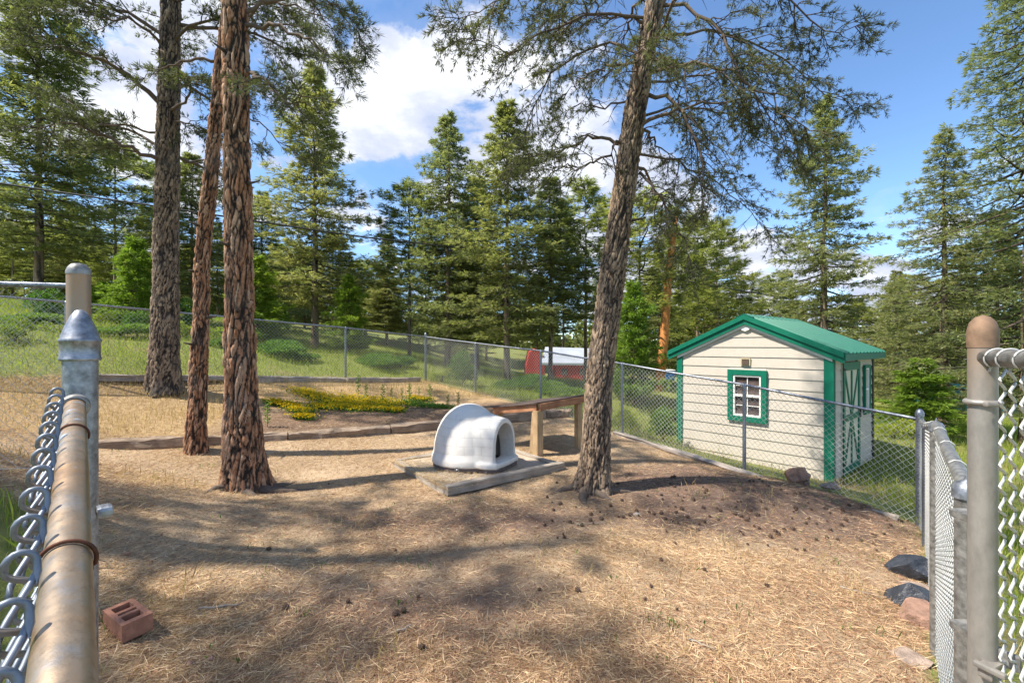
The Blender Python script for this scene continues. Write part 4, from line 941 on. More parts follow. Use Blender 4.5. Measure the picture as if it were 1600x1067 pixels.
# ------------------------------------------------------------------ shed
SW, SD = 2.63, 2.60
SL = Vector((3.42, 9.30, 0)); szb = -.68; rz = math.atan2(-.76, .65)
shed = empty('garden_shed', (SL.x, SL.y, szb), rz, label='cream clapboard shed with green trim and green metal roof', cat='shed')
EV = 1.447-szb; PK = 2.03-szb     # eave and wall peak above the base
def sbox(name, x0, x1, y0, y1, z0, z1, mat, parent=shed, bev=.003, **kw):
    return boxo(name, ((x0+x1)/2, (y0+y1)/2, (z0+z1)/2), (x1-x0, y1-y0, z1-z0), mat, parent, bev=bev, **kw)
bm = bmesh.new(); prism(bm, [(.03, 0), (SW-.03, 0), (SW-.03, EV-.03), (SW/2, PK-.04), (.03, EV-.03)], .03, SD-.03)
link('wall_core', bmmesh('wall_core', bm, M['siding']), shed)
expo = .182
def roof_z(x_): return PK-(PK-EV)*abs(x_-SW/2)/(SW/2)
def front_plank(z0, z1, x0, x1, side=0):
    """lap siding plank clipped to the gable, bottom edge proud"""
    def clip(z_, xa, xb):
        if z_ > EV:
            h_ = (PK-z_)/(PK-EV)*SW/2; return max(xa, SW/2-h_), min(xb, SW/2+h_)
        return xa, xb
    a0, a1 = clip(z0, x0, x1); b0, b1 = clip(z1, x0, x1)
    if a1-a0 < .02: return
    if b1-b0 < .001: b0, b1 = SW/2-.004, SW/2+.004; z1 = min(z1, PK)
    bm = bmesh.new(); sh = []
    base = -.016 if side == 0 else -.016
    for (x_, y_, z_) in ((a0, -.024, z0), (a1, -.024, z0), (b1, -.010, z1), (b0, -.010, z1), (a0, .03, z0), (a1, .03, z0), (b1, .03, z1), (b0, .03, z1)): sh.append(bm.verts.new((x_, y_, z_)))
    for f in ((0, 1, 2, 3), (4, 7, 6, 5), (0, 4, 5, 1), (1, 5, 6, 2), (2, 6, 7, 3), (3, 7, 4, 0)): bm.faces.new([sh[k_] for k_ in f])
    link('siding_plank', bmmesh('siding_plank', bm, M['siding']), shed)
WX0, WX1 = 1.0, 1.68; WZ0, WZ1 = .17-szb, 1.11-szb
k_ = 0; z_ = 0.02
while z_ < PK-.03:
    z1 = z_+expo-.0035
    if z_ < WZ1 and z1 > WZ0:
        front_plank(z_, z1, .055, WX0+.02); front_plank(z_, z1, WX1-.02, SW-.06)
        if z_ < WZ0: front_plank(z_, WZ0+.01, WX0+.021, WX1-.021)
        if z1 > WZ1: front_plank(WZ1-.01, z1, WX0+.021, WX1-.021)
    else: front_plank(z_, z1, .055, SW-.06)
    z_ += expo
# side planks (right face)
def side_plank(z0, z1, y0, y1):
    bm = bmesh.new(); vs = [bm.verts.new(c_) for c_ in ((SW+.024, y0, z0), (SW+.024, y1, z0), (SW+.010, y1, z1), (SW+.010, y0, z1), (SW-.03, y0, z0), (SW-.03, y1, z0), (SW-.03, y1, z1), (SW-.03, y0, z1))]
    for f in ((0, 1, 2, 3), (4, 7, 6, 5), (0, 4, 5, 1), (1, 5, 6, 2), (2, 6, 7, 3), (3, 7, 4, 0)): bm.faces.new([vs[i] for i in f])
    link('siding_plank', bmmesh('siding_plank', bm, M['siding']), shed)
z_ = .02
while z_ < EV-.05:
    z1 = min(z_+expo-.0035, EV-.02)
    side_plank(z_, z1, .10, .44) if z_ < 1.95 else side_plank(z_, z1, .10, 2.51)
    if z_ < 1.95: side_plank(z_, z1, 1.53, 2.51)
    z_ += expo
# back and left walls: plain boards far side
# corner trims
def tri(*a, **k): return sbox('corner_trim', *a, **k)
tri(SW-.10, SW+.035, -.04, -.0, 0, EV-.04, M['green']); tri(SW, SW+.04, .001, .06, 0, EV-.04, M['green'])
tri(-.035, .085, -.04, 0, 0, EV-.04, M['green']); tri(-.04, -.001, .001, .09, 0, EV-.04, M['green'])
tri(SW, SW+.035, SD-.09, SD+.03, 0, EV-.04, M['black'])
tri(SW+.003, SW+.032, .062, .095, 0, EV-.06, M['white'])
# roof
OH = .16; sl_ = math.atan2(PK-EV, SW/2); ovx = .19; ry0, ry1 = -.10, SD+.02; th = .05
for sgn in (-1, 1):
    xr = SW/2; xe = SW/2+sgn*(SW/2+ovx); zr = PK+.07; ze = zr-(PK-EV)/(SW/2)*(SW/2+ovx)
    L_ = math.hypot(xe-xr, zr-ze); dx = (xe-xr)/L_; dz = (ze-zr)/L_
    bm = bmesh.new(); prism(bm, [(xr, zr), (xe, ze), (xe, ze-.05), (xr, zr-.05)], ry0+.02, ry1-.02)
    link('roof_deck', bmmesh('roof_deck', bm, M['white']), shed)
    # metal roof panels with ribs
    npan = 3; pw = (ry1-ry0)/npan
    for i in range(npan):
        bm = bmesh.new(); ya = ry0+pw*i+.001; yb = ry0+pw*(i+1)-.001; prof = []; nr = 4
        for r_ in range(nr):
            y0_ = ya+(yb-ya)*r_/nr; w_ = (yb-ya)/nr
            prof += [(y0_, 0), (y0_+w_*.36, 0), (y0_+w_*.42, .028), (y0_+w_*.58, .028), (y0_+w_*.64, 0)]
        prof.append((yb, 0)); nX, nZ = -dz*sgn*sgn, dx
        nX, nZ = (-dz, dx) if sgn > 0 else (dz, -dx)
        top = []; bot = []
        for (y_, h_) in prof:
            for (px_, pz_, lst) in ((xr, zr, top), (xe+dx*.03, ze+dz*.03, bot)): lst.append(bm.verts.new((px_+nX*(h_+.006), y_, pz_+abs(nZ)*(h_+.006))))
        for a in range(len(prof)-1): bm.faces.new((top[a], top[a+1], bot[a+1], bot[a]))
        o = link('roof_panel', bmmesh('roof_panel', bm, M['greenroof']), shed)
    # gable fascia (upper dark trim, lower fascia) front
    for (h0, h1, yy0, yy1, mt, nm) in ((.012, -.075, ry0-.025, ry0, 'green', 'rake_trim'), (-.077, -.165, ry0+.005, ry0+.03, 'green', 'rake_fascia'), (-.05, -.21, ry0+.045, ry0+.065, 'white', 'rake_moulding')):
        bm = bmesh.new(); prism(bm, [(xr, zr+h0), (xe+dx*.0, ze+h0), (xe, ze+h1), (xr, zr+h1)], yy0, yy1)
        if nm == 'rake_moulding':
            bm.free(); bm = bmesh.new(); xq = SW/2+sgn*(SW/2+.02); zq = zr-(PK-EV)/(SW/2)*(SW/2+.02)
            prism(bm, [(xr, zr-.10), (xq, zq-.10), (xq, zq-.215), (xr, zr-.205)], yy0, yy1)
        link(nm, bmmesh(nm, bm, M[mt]), shed)
    # eave fascia
    bm = bmesh.new(); prism(bm, [(xe, ze+.0), (xe+sgn*.025, ze-.012), (xe+sgn*.025, ze-.12), (xe, ze-.12)], ry0, ry1)
    link('eave_fascia', bmmesh('eave_fascia', bm, M['green']), shed)
    # soffit
    bm = bmesh.new(); prism(bm, [(SW/2+sgn*(SW/2-.0), EV-.03), (xe, ze-.10), (xe, ze-.115), (SW/2+sgn*(SW/2), EV-.045)], ry0+.06, ry1-.02)
    link('soffit', bmmesh('soffit', bm, M['creamdoor']), shed)
bm = bmesh.new(); zc = PK+.07+.028; s2 = (PK-EV)/(SW/2)
prism(bm, [(SW/2, zc), (SW/2+.14, zc-.14*s2), (SW/2+.14, zc-.14*s2-.012), (SW/2, zc-.014), (SW/2-.14, zc-.14*s2-.012), (SW/2-.14, zc-.14*s2)], ry0-.028, ry1)
link('ridge_cap', bmmesh('ridge_cap', bm, M['greenroof']), shed)
bm = bmesh.new(); prism(bm, [(SW/2-.11, zc-.17), (SW/2, zc-.115), (SW/2+.11, zc-.17), (SW/2, zc-.21)], ry0-.03, ry0-.026); bm.free()
bm = bmesh.new(); prism(bm, [(SW/2-.07, PK-.19), (SW/2-.08, PK-.10), (SW/2, PK-.03), (SW/2+.08, PK-.10), (SW/2+.07, PK-.19), (SW/2, PK-.22)], -.06, -.025)
link('gable_bracket', bmmesh('gable_bracket', bm, M['white']), shed)
# vent
vt = sbox('vent', SW/2-.085, SW/2+.085, -.045, -.022, 1.185-szb, 1.325-szb, M['ventframe']); vl = vt.location
for i in range(5):
    o = boxo('louvre', (0, -.018, -.045+i*.0225), (.12, .02, .016), M['vent'], vt, bev=0)
def shed_window(name, x0, x1, z0, z1, depth, rotz, loc, tw=.095, split=True):
    wd = empty('window', loc, rotz); wd.parent = shed
    w_ = x1-x0; h_ = z1-z0
    for (a, b_, c_, d_) in ((0, tw, 0, h_), (w_-tw, w_, 0, h_), (tw, w_-tw, h_-tw, h_), (tw, w_-tw, 0, tw)):
        boxo('window_trim', ((a+b_)/2, -.012, (c_+d_)/2), (b_-a, .045, d_-c_), M['green'], wd, bev=.003)
    i0, i1, j0, j1 = tw, w_-tw, tw, h_-tw; fw = .032
    for (a, b_, c_, d_) in ((i0, i0+fw, j0, j1), (i1-fw, i1, j0, j1), (i0+fw, i1-fw, j1-fw, j1), (i0+fw, i1-fw, j0, j0+fw), (i0+fw, i1-fw, (j0+j1)/2-.02, (j0+j1)/2+.02)):
        boxo('window_frame', ((a+b_)/2, .002, (c_+d_)/2), (b_-a, .04, d_-c_), M['white'], wd, bev=.003)
    if split:
        for (c_, d_) in ((j0+fw, (j0+j1)/2-.02), ((j0+j1)/2+.02, j1-fw)):
            for s_ in (0, 1):
                boxo('muntin', (((i0+i1)/2, .0175, (c_+d_)/2) if s_ == 0 else ((i0+i1)/2, .0165, (c_+d_)/2)), ((.014, .012, d_-c_) if s_ == 0 else (i1-i0-2*fw, .008, .014)), M['white'], wd, bev=0)
            xm = (i0+i1)/2; zm = (c_+d_)/2
            for (xa, xb) in ((i0+fw, xm), (xm, i1-fw)):
                for (za, zb_) in ((c_, zm), (zm, d_)):
                    boxo('pane', ((xa+xb)/2, .028, (za+zb_)/2), (xb-xa, .004, zb_-za), M['glass'], wd, bev=0)
    else: boxo('pane', ((i0+i1)/2, .028, (j0+j1)/2), (i1-i0-fw, .004, j1-j0-fw), M['glass'], wd, bev=0)
    return wd
shed_window('w', WX0, WX1, WZ0, WZ1, 0, 0, (WX0, -.032, WZ0))
shed_window('w', 0, .42, 0, .92, 0, math.pi/2, (SW+.03, 1.82, .27-szb), .06, False)
# door on the right face
dr = empty('door', (SW+.02, .46, .05), math.pi/2); dr.parent = shed
DW, DH_ = 1.05, 1.90
boxo('door_panel', (DW/2, .0, DH_/2), (DW, .03, DH_), M['creamdoor'], dr)
fw = .10
for (a, b_, c_, d_) in ((0, fw, 0, DH_), (DW-fw, DW, 0, DH_), (fw, DW-fw, 0, .14), (fw, DW-fw, DH_-.14, DH_), (fw, DW-fw, DH_*.5-.05, DH_*.5+.05)):
    boxo('door_rail', ((a+b_)/2, -.024, (c_+d_)/2), (b_-a, .022, d_-c_), M['green'], dr)
boxo('door_rail', (DW/2, -.022, DH_/2), (.07, .016, DH_-.3), M['green'], dr)
for (xa, za, xb, zb_) in ((fw, .14, DW/2, DH_/2), (DW-fw, .14, DW/2, DH_/2), (fw, DH_-.14, DW/2, DH_/2), (DW-fw, DH_-.14, DW/2, DH_/2)):
    l_ = math.hypot(xb-xa, zb_-za)-.03; o = boxo('door_brace', ((xa+xb)/2, -.0225, (za+zb_)/2), (l_, .014, .06), M['green'], dr); o.rotation_euler = (0, -math.atan2(zb_-za, xb-xa), 0)
for z_ in (DH_-.12, .2, DH_/2): boxo('hinge', (.05, -.04, z_), (.11, .01, .035), M['black'], dr)
boxo('door_handle', (DW-.06, -.045, DH_*.52), (.03, .03, .16), M['black'], dr)

# ------------------------------------------------------------------ chain link fences
def chain_mesh(tops, h_, p=.072, v=.072, r=.0017, S=3, smooth=False, depth=.003, knuckle=False, bottoms=None):
    """tops: polyline of Vectors along the rail; returns Acc"""
    acc = Acc()
    for A_, B_ in zip(tops, tops[1:]):
        A_ = np.array(A_); B_ = np.array(B_); Lh = np.linalg.norm((B_-A_)[:2]); ncol = max(1, int(round(Lh/(p/2)))); nrm = np.array((-(B_-A_)[1], (B_-A_)[0], 0))/Lh
        nk = int(round(h_/(v/2))); sub = (6 if S > 5 else 3) if smooth else 1
        t_ = np.arange(nk*sub+1)/sub
        W_ = []
        for i in range(ncol):
            ph = (t_+i) % 2; tri_ = 1-np.abs(ph-1)                    # 0..1 zigzag
            if smooth:
                s_ = .5-.5*np.cos(np.pi*ph); tri_ = .45*tri_+.55*s_
                dep = depth*np.cos(np.pi*ph)*np.where(np.arange(len(t_)) >= 0, 1, 1)
                tri_ = (tri_-.5)*1.06+.5
            else: dep = depth*np.cos(np.pi*ph)
            s_ = (i+tri_)/ncol
            Pt = A_+(B_-A_)*s_[:, None]; Pt = Pt+nrm*dep[:, None]; Pt[:, 2] -= t_*v/2
            if knuckle: Pt[:, 2] += .035; Pt = Pt+nrm*(.0)
            W_.append(Pt)
        rr_ = np.full(len(W_[0]), r); rr_[0] = 0
        V, Q_ = tubes(np.array(W_), rr_ if S > 5 else r, S); acc.add(V, Q_)
        if smooth and S > 5:      # knuckles closing the top of each pair of wires
            kn = []
            for i in range(0, ncol+1, 2):
                c_ = A_+(B_-A_)*(i/ncol); th_ = np.linspace(0, np.pi, 9)[:, None]
                ar = c_+nrm*depth*np.cos(th_)+np.array((0, 0, 1))*depth*1.25*np.sin(th_); tg = (B_-A_)/Lh*p/2; dz_ = np.array((0, 0, -v/2))
                kn.append(np.concatenate([[ar[0]+(tg+dz_)*.3, ar[0]+(tg+dz_)*.12], ar[1:-1], [ar[-1]+(-tg+dz_)*.12, ar[-1]+(-tg+dz_)*.3]]))
            rk = np.full(len(kn[0]), r); rk[[0, -1]] = 0; V, Q_ = tubes(np.array(kn), rk, S); acc.add(V, Q_)
    return acc
def fence(tops, hts, h_, label, postmat, railmat, rpost=.024, rrail=.017, off=.03, skip=(), name='chain_link_fence', meshargs={}, wiremat=None, terminal=(), group=None, ties=True, wire=True):
    tops = [Vector(t_) for t_ in tops]
    rt = empty(name, (tops[0].x, tops[0].y, tops[0].z-h_), 0, label=label, cat='fence', group=group); o0 = rt.location
    for i, t_ in enumerate(tops):
        if i in skip: continue
        rp = rpost*1.3 if i in terminal else rpost; up = .07 if i in terminal else .0; zb_ = g(t_.x, t_.y)-.05; hh = t_.z-zb_+up
        bm_ = lathe('post', [(rp, 0), (rp, hh-.02), (rp, hh)], postmat[i] if isinstance(postmat, (list, tuple)) else postmat, 14)
        o = link('post', bm_, rt); o.location = Vector((t_.x, t_.y, zb_))-o0
        if i in terminal: cp = lathe('post_cap', [(rp*1.12, -.035), (rp*1.15, 0), (rp*.95, .018), (rp*.6, .036), (0, .047)], M['galv'], 14)
        else: cp = lathe('post_cap', [(rp*1.2, -.03), (rp*1.22, 0), (rp*.9, .012), (rp*.3, .02), (0, .04)], M['galv'], 14)
        c_ = link('cap', cp, o); c_.location = (0, 0, hh)
    for A_, B_ in zip(tops, tops[1:]):
        d_ = (B_-A_).normalized(); tubeo('top_rail', [A_, A_.lerp(B_, .5)+Vector((0, 0, -.006)), B_], rrail, railmat, rt, S=12, cap=False)
    ac = chain_mesh(tops, h_, **meshargs)
    me = ac.mesh('mesh', wiremat or M['wire'], True); me.transform(Matrix.Translation(-o0)); link('wire_mesh', me, rt, kind='stuff')
    if wire:
        tubeo('tension_wire', [t_-Vector((0, 0, h_-.01)) for t_ in tops], .002, M['wire'], rt, S=5, cap=False)
    if ties:
        for A_, B_ in zip(tops, tops[1:]):
            for q in (.2, .5, .8):
                c_ = A_.lerp(B_, q); d_ = (B_-A_).normalized(); n_ = Vector((-d_.y, d_.x, 0)).normalized()
                pts = [c_+(n_*math.cos(a)+Vector((0, 0, 1))*math.sin(a))*(rrail+.003) for a in [2*math.pi*j/10 for j in range(11)]]
                tubeo('tie_wire', pts, .0022, M['wire'], rt, S=4, cap=False)
    return rt
hF = 1.20
def tz(px, py, d): return P(px, py, d)
right_back = [P(1437, 655, 4.88), P(1163, 601, 6.3), P(972, 568, 7.9), P(845, 548, 9.5), P(743, 536, 11.1), P(665, 526, 12.6)]
fence(right_back, None, hF, 'chain link fence running from the right corner past the shed to the rear corner', [M['galv']]*6, M['galv'], skip=(0,), terminal=(5,), meshargs=dict(r=.0033, p=.072, v=.072))
left_back = [P(665, 526, 12.6), Vector((-3.95, 10.8, P(540, 512, 10.8).z)), Vector((-5.5, 9.0, P(365, 496, 9.0).z)), Vector((-7.05, 7.2, P(104, 472, 7.2).z)), Vector((-8.6, 5.4, 2.36))]
fence(left_back, None, hF, 'chain link fence along the upper terrace behind the three near trunks', M['galv'], M['galv'], skip=(0,), meshargs=dict(r=.0033, p=.072, v=.072))
# right run from the corner towards the camera
rr_ = [P(1511, 762, 1.27), P(1463, 664, 2.38), P(1446, 664, 4.35), P(1437, 655, 4.88)]
rr_[0].z = 1.155
fence(rr_, None, 1.18, 'chain link fence with thick top rail at the right edge of the yard', [M['galv_dull'], M['galv_dull'], M['darksteel'], M['galv']], M['galv_dull'], rpost=.027, rrail=.021, terminal=(3,), meshargs=dict(r=.0022, p=.058, v=.058, S=4, smooth=True, depth=.006))
# near left run: rail from behind the camera to the big capped post, then on to the farther posts
ra = Vector((-.845, .88, 1.436)); rb = Vector((-.267, .27, 1.35)); rd = (rb-ra)
nearL = empty('near_fence', (-.862, .9, g(-.862, .9)), 0, label='weathered near fence rail and capped post at the left edge', cat='fence'); o0 = nearL.location
tubeo('top_rail', [ra-rd*.01, ra.lerp(rb, .5), rb, rb+rd*.55], .0158, M['pipe'], nearL, S=40)
pz = .9; bx = Vector((-.868, .915, 0)); zg = o0.z-.05
o = link('post', lathe('post', [(.0275, 0), (.0275, 1.57-zg)], M['galv'], 40), nearL); o.location = Vector((bx.x, bx.y, zg))-o0
c_ = link('post_cap', lathe('post_cap', [(.0310, 0), (.0325, .002), (.0325, .005), (.0310, .007), (.0310, .036), (.0328, .038), (.0328, .042), (.0300, .045), (.024, .066), (.0145, .090), (.008, .100), (0, .103)], M['galv'], 40), nearL); c_.location = Vector((bx.x, bx.y, 1.52))-o0
# rail end cup and brace band
dR = rd.normalized()
me = lathe('rail_cup', [(.020, 0), (.0225, .004), (.0225, .018), (.020, .022), (.0175, .022)], M['galv_dull'], 30); o = link('rail_cup', me, nearL); o.location = ra+dR*.005-o0; o.rotation_euler = dR.to_track_quat('Z', 'Y').to_euler()
def ring_tie(parent, c_, d_, r_, mat, wr=.0022, tail=None):
    n_ = d_.cross(Vector((0, 0, 1))).normalized(); u_ = n_.cross(d_).normalized(); pts = [c_+(n_*math.cos(a)+u_*math.sin(a))*r_+d_*(.01*math.sin(a*.5)) for a in [math.radians(-60+300*j/22) for j in range(23)]]
    if tail: pts = pts+[pts[-1]+tail*.5, pts[-1]+tail]
    return tubeo('tie_wire', pts, wr, mat, parent, S=8)
ring_tie(nearL, ra.lerp(rb, .28), dR, .0178, M['rustwire'], .0016); ring_tie(nearL, ra.lerp(rb, .8), dR, .0182, M['rustwire'], .0017, Vector((-.03, -.01, -.02)))
# near mesh, just outside the rail
n_out = Vector((-dR.y, dR.x, 0)).normalized(); n_out = n_out if n_out.x < 0 else -n_out
off = n_out*.0245
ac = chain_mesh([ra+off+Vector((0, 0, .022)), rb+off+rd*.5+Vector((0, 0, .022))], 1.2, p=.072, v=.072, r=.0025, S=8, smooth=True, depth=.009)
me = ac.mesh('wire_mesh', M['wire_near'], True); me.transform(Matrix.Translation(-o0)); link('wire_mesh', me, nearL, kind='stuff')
bolt = boxo('bolt', (ra.lerp(rb, .66)+Vector((.027, .01, -.006)))-o0, (.014, .02, .012), M['galv'], nearL); bolt.rotation_euler = (0, 0, .8)
# farther gate posts behind the big one
def cap_post(name, px, d, ytop, r_, label, mat, capmat):
    x_ = (px-800)/F*d; zt = H+(HY-ytop)/F*d; z0 = g(x_, d)-.05
    rt = empty(name, (x_, d, z0), 0, label=label, cat='fence post'); link('pole', lathe('pole', [(r_, 0), (r_, zt-z0-r_*1.2)], mat, 28), rt)
    link('cap', lathe('cap', [(r_*1.04, zt-z0-r_*1.25), (r_*1.05, zt-z0-r_*.95), (r_*.9, zt-z0-r_*.5), (r_*.6, zt-z0-r_*.13), (0, zt-z0)], capmat, 28), rt); return rt
gp2 = cap_post('fence_post', 123, 1.32, 411, .0272, 'brownish round capped post rising behind the big blue grey one', M['rusty'], M['galv_dull'])
# leg of fence going left
lg = [Vector((-2.87, 3.02, 1.945)), Vector((-4.35, 2.65, 1.96)), Vector((-5.8, 2.3, 2.0))]
fence(lg, None, 1.2, 'short chain link run leading off to the left behind the near post', M['galv'], M['galv'], rrail=.018, rpost=.028, meshargs=dict(r=.0016, S=4), terminal=(0,), skip=())
# right gate
G = Vector((1.21, 1.17, 0)); gd = Vector((-.35, -.94, 0)).normalized()
gt = empty('gate', (G.x, G.y, .03), 0, label='open chain link gate with rust capped post at the right edge', cat='gate'); o0 = gt.location
link('gate_post', lathe('gate_post', [(.0285, 0), (.0285, 1.54)], M['rusty'], 32), gt).location = (0, 0, 0)
link('post_cap', lathe('post_cap', [(.0300, 1.515), (.0305, 1.545), (.030, 1.56), (.025, 1.58), (.014, 1.594), (0, 1.599)], simple('rust_cap', (.24, .155, .10), .7, 40, .3, .3, .2), 32), gt)
zt_ = 1.52
tubeo('top_rail', [G+gd*.02+Vector((0, 0, zt_)), G+gd*.45+Vector((0, 0, zt_-.004)), G+gd*.9+Vector((0, 0, zt_-.01))], .0215, M['galv_dull'], gt, S=30)
tubeo('bottom_rail', [G+gd*.02+Vector((0, 0, .12)), G+gd*.9+Vector((0, 0, .12))], .0215, M['galv_dull'], gt, S=20)
tubeo('far_stile', [G+gd*.9+Vector((0, 0, .1)), G+gd*.9+Vector((0, 0, zt_+.03))], .0215, M['galv_dull'], gt, S=20)
for q in (.055, .10, .16): ring_tie(gt, G+gd*q+Vector((0, 0, zt_-.001)), gd, .0235, M['wire'], .0021)
tubeo('brace_band', [G+Vector((math.cos(a)*.031, math.sin(a)*.031, 1.405)) for a in [2*math.pi*j/20 for j in range(21)]], [.0075]*21, M['rusty'], gt, S=8, cap=False)
boxo('band_bolt', (G+gd*.045+Vector((-.008, 0, 1.405)))-o0, (.03, .014, .012), M['rusty'], gt)
nG = Vector((-gd.y, gd.x, 0))
ac = chain_mesh([G+gd*.035+Vector((0, 0, zt_-.03))+nG*.012, G+gd*.88+Vector((0, 0, zt_-.03))+nG*.012], 1.38, p=.072, v=.052, r=.0034, S=8, smooth=True, depth=.014)
me = ac.mesh('wire_mesh', M['wire'], True); me.transform(Matrix.Translation(-o0)); link('wire_mesh', me, gt, kind='stuff')
for z_ in (.5, .8, 1.1):
    boxo('hinge_strap', (G+Vector((.0, .03, z_)))-o0, (.05, .07, .022), M['galv_dull'], gt)
lt = empty('gate_latch', (G.x-.01, G.y-.03, .74), .4); lt.parent = gt; lt.location = (-.012, -.03, .74-.03)
boxo('latch_plate', (0, 0, 0), (.055, .03, .035), M['rusty'], lt, bev=.006); boxo('latch_fork', (.03, -.02, .03), (.012, .05, .04), M['galv_dull'], lt, bev=.004)
boxo('latch_fork', (-.03, -.01, .015), (.014, .06, .014), M['rusty'], lt, bev=.004)

# ------------------------------------------------------------------ power line
pa = [P(-80, 275, 11), P(0, 287, 11.6), P(310, 332, 13), P(560, 370, 15), P(880, 405, 17.5), P(1120, 448, 20), P(1230, 466, 21)]
pa = [Vector(v) for v in path_interp([tuple(v) for v in pa], 40)]
ol = tubeo('power_line', pa, .026, M['cable'], None, S=6, label='black overhead cable sagging across the woods', cat='cable')

# ------------------------------------------------------------------ red building far behind
hb = P(868, 590, 26); rb_ = empty('red_building', (.9, 26, g(.9, 26)-.1), .0, label='red building with a pale metal roof seen through the trees', cat='building')
zb_ = rb_.location.z
def rbx(name, px0, px1, d0, d1, y0, y1, mat, rot=0):
    a = P(px0, y1, d0); c_ = P(px1, y0, d0); return boxo(name, Vector(((a.x+c_.x)/2, (d0+d1)/2, (a.z+c_.z)/2))-rb_.location, (c_.x-a.x, d1-d0, c_.z-a.z), mat, rb_, bev=.01)
rbx('wall', 868, 940, 26, 30, 568, 600, M['redwall'])
bm = bmesh.new(); a = P(822, 575, 26.5)-rb_.location; b1 = P(852, 575, 26)-rb_.location; tpk = P(833, 545, 26.2)-rb_.location
prism(bm, [(a.x, a.z-1.2), (b1.x, b1.z-1.2), (b1.x, b1.z+.1), (b1.x-.2, tpk.z-.15), ((a.x+b1.x)/2, tpk.z), (a.x+.2, tpk.z-.2), (a.x, a.z+.1)], a.y, a.y+4)
link('gable_wall', bmmesh('gable_wall', bm, M['redwall']), rb_)
bm = bmesh.new(); e0 = P(845, 570, 25.9)-rb_.location; e1 = P(950, 571, 25.9)-rb_.location; r0_ = P(852, 545, 28)-rb_.location; r1_ = P(950, 548, 28)-rb_.location
vs = [bm.verts.new(v) for v in (e0, e1, r1_, r0_)]; bm.faces.new(vs); r_ = bmesh.ops.extrude_face_region(bm, geom=bm.faces[:]); bmesh.ops.translate(bm, verts=[v for v in r_['geom'] if isinstance(v, bmesh.types.BMVert)], vec=(0, 0, .12))
bmesh.ops.recalc_face_normals(bm, faces=bm.faces[:]); link('roof', bmmesh('roof', bm, M['greyroof']), rb_)
for px0 in (878, 905): rbx('window', px0, px0+9, 25.95, 26.0, 576, 586, M['glass'])
# small far coloured things
o = boxo('blue_bin', P(1044, 587, 22), (.5, .5, .5), M['bluebin'], bev=.05, label='small blue bin beyond the fence left of the shed', cat='bin')
boxo('lid', (0, 0, .27), (.54, .54, .05), M['white'], o, bev=.02)
bm = bmesh.new(); prism(bm, [(-1, 0), (1, 0), (.75, .5), (0, .95), (-.75, .5)], -.8, .8)
tt_ = P(1493, 625, 17); o = link('tarp_tent', bmmesh('tarp_tent', bm, M['teal']), label='teal tarp covered heap far behind the bushy fir', cat='tarp'); o.location = tt_-Vector((0, 0, .3))

# ------------------------------------------------------------------ rocks, brick, sticks, cones
def rock(name, loc, s, mat, label, seed, rz=0, cat='rock', sub=4, amp=.35):
    bm = bmesh.new(); bmesh.ops.create_icosphere(bm, subdivisions=sub, radius=1)
    rk_ = np.random.RandomState(seed+50); pls = [(Vector(q_).normalized(), .62+.25*rk_.rand()) for q_ in rk_.normal(size=(11, 3))]
    for v in bm.verts:
        d_ = v.co.normalized(); n_ = mnoise.noise(d_*1.4+Vector((seed*3.1, 0, 0))); c2, _ = mnoise.voronoi(d_*1.7+Vector((seed, 2, 1)))
        v.co = d_*(1+amp*n_+.22*(c2[0]-.4)+.04*mnoise.noise(d_*7))
        for pn_, po_ in pls:
            e_ = v.co.dot(pn_)-po_
            if e_ > 0: v.co -= pn_*e_*.92
        v.co = Vector((v.co.x*s[0], v.co.y*s[1], v.co.z*s[2]))
    o = link(name, bmmesh(name, bm, mat, False), None, label=label, cat=cat); o.location = loc; o.rotation_euler = (0, 0, rz); return o
def grock(px, py, d, s, *a, dz=0, **k):
    x_ = (px-800)/F*d; return rock('rock', (x_, d, g(x_, d)+dz), s, *a, **k)
grock(1420, 868, 3.55, (.18, .12, .15), M['blackrock'], 'black plastic wrapped rock, the farther of two by the dark fence post', 1, rz=-.5, dz=.03)
grock(1428, 922, 3.0, (.18, .12, .12), M['blackrock'], 'black plastic wrapped rock, the nearer of two beside the fence', 2, rz=-.3, dz=.05)
grock(1440, 890, 3.3, (.16, .12, .07), M['rock'], 'grey brown flat rock between the two black wrapped ones', 3, dz=.0)
grock(1440, 965, 2.75, (.16, .12, .11), M['rockred'], 'reddish boulder right below the nearer black wrapped rock', 4, dz=.02)
grock(1425, 1040, 2.3, (.11, .08, .03), M['rock'], 'pale flat stone at the bottom right by the fence foot', 5, dz=.0)
grock(1244, 745, 5.8, (.17, .11, .14), M['rockred'], 'rounded reddish rock in front of the shed wall', 6, dz=.10)
grock(1295, 755, 5.6, (.12, .08, .05), M['rock'], 'low grey rock in front of the green shed corner', 7, dz=.06)
grock(994, 800, 4.3, (.035, .03, .022), M['rockpale'], 'small pale stone on the dark litter right of the leaning tree', 8)
grock(296, 1047, 2.1, (.025, .018, .012), M['rockred'], 'small flat pink stone left at the bottom, near the brick', 9, dz=.005)
grock(330, 1038, 2.15, (.022, .018, .012), M['rockred'], 'small pink stone just right of the other pink stone', 10, dz=.005)
grock(196, 893, 2.9, (.03, .02, .012), M['rockred'], 'small tan flat stone above the brick', 12, dz=.005)
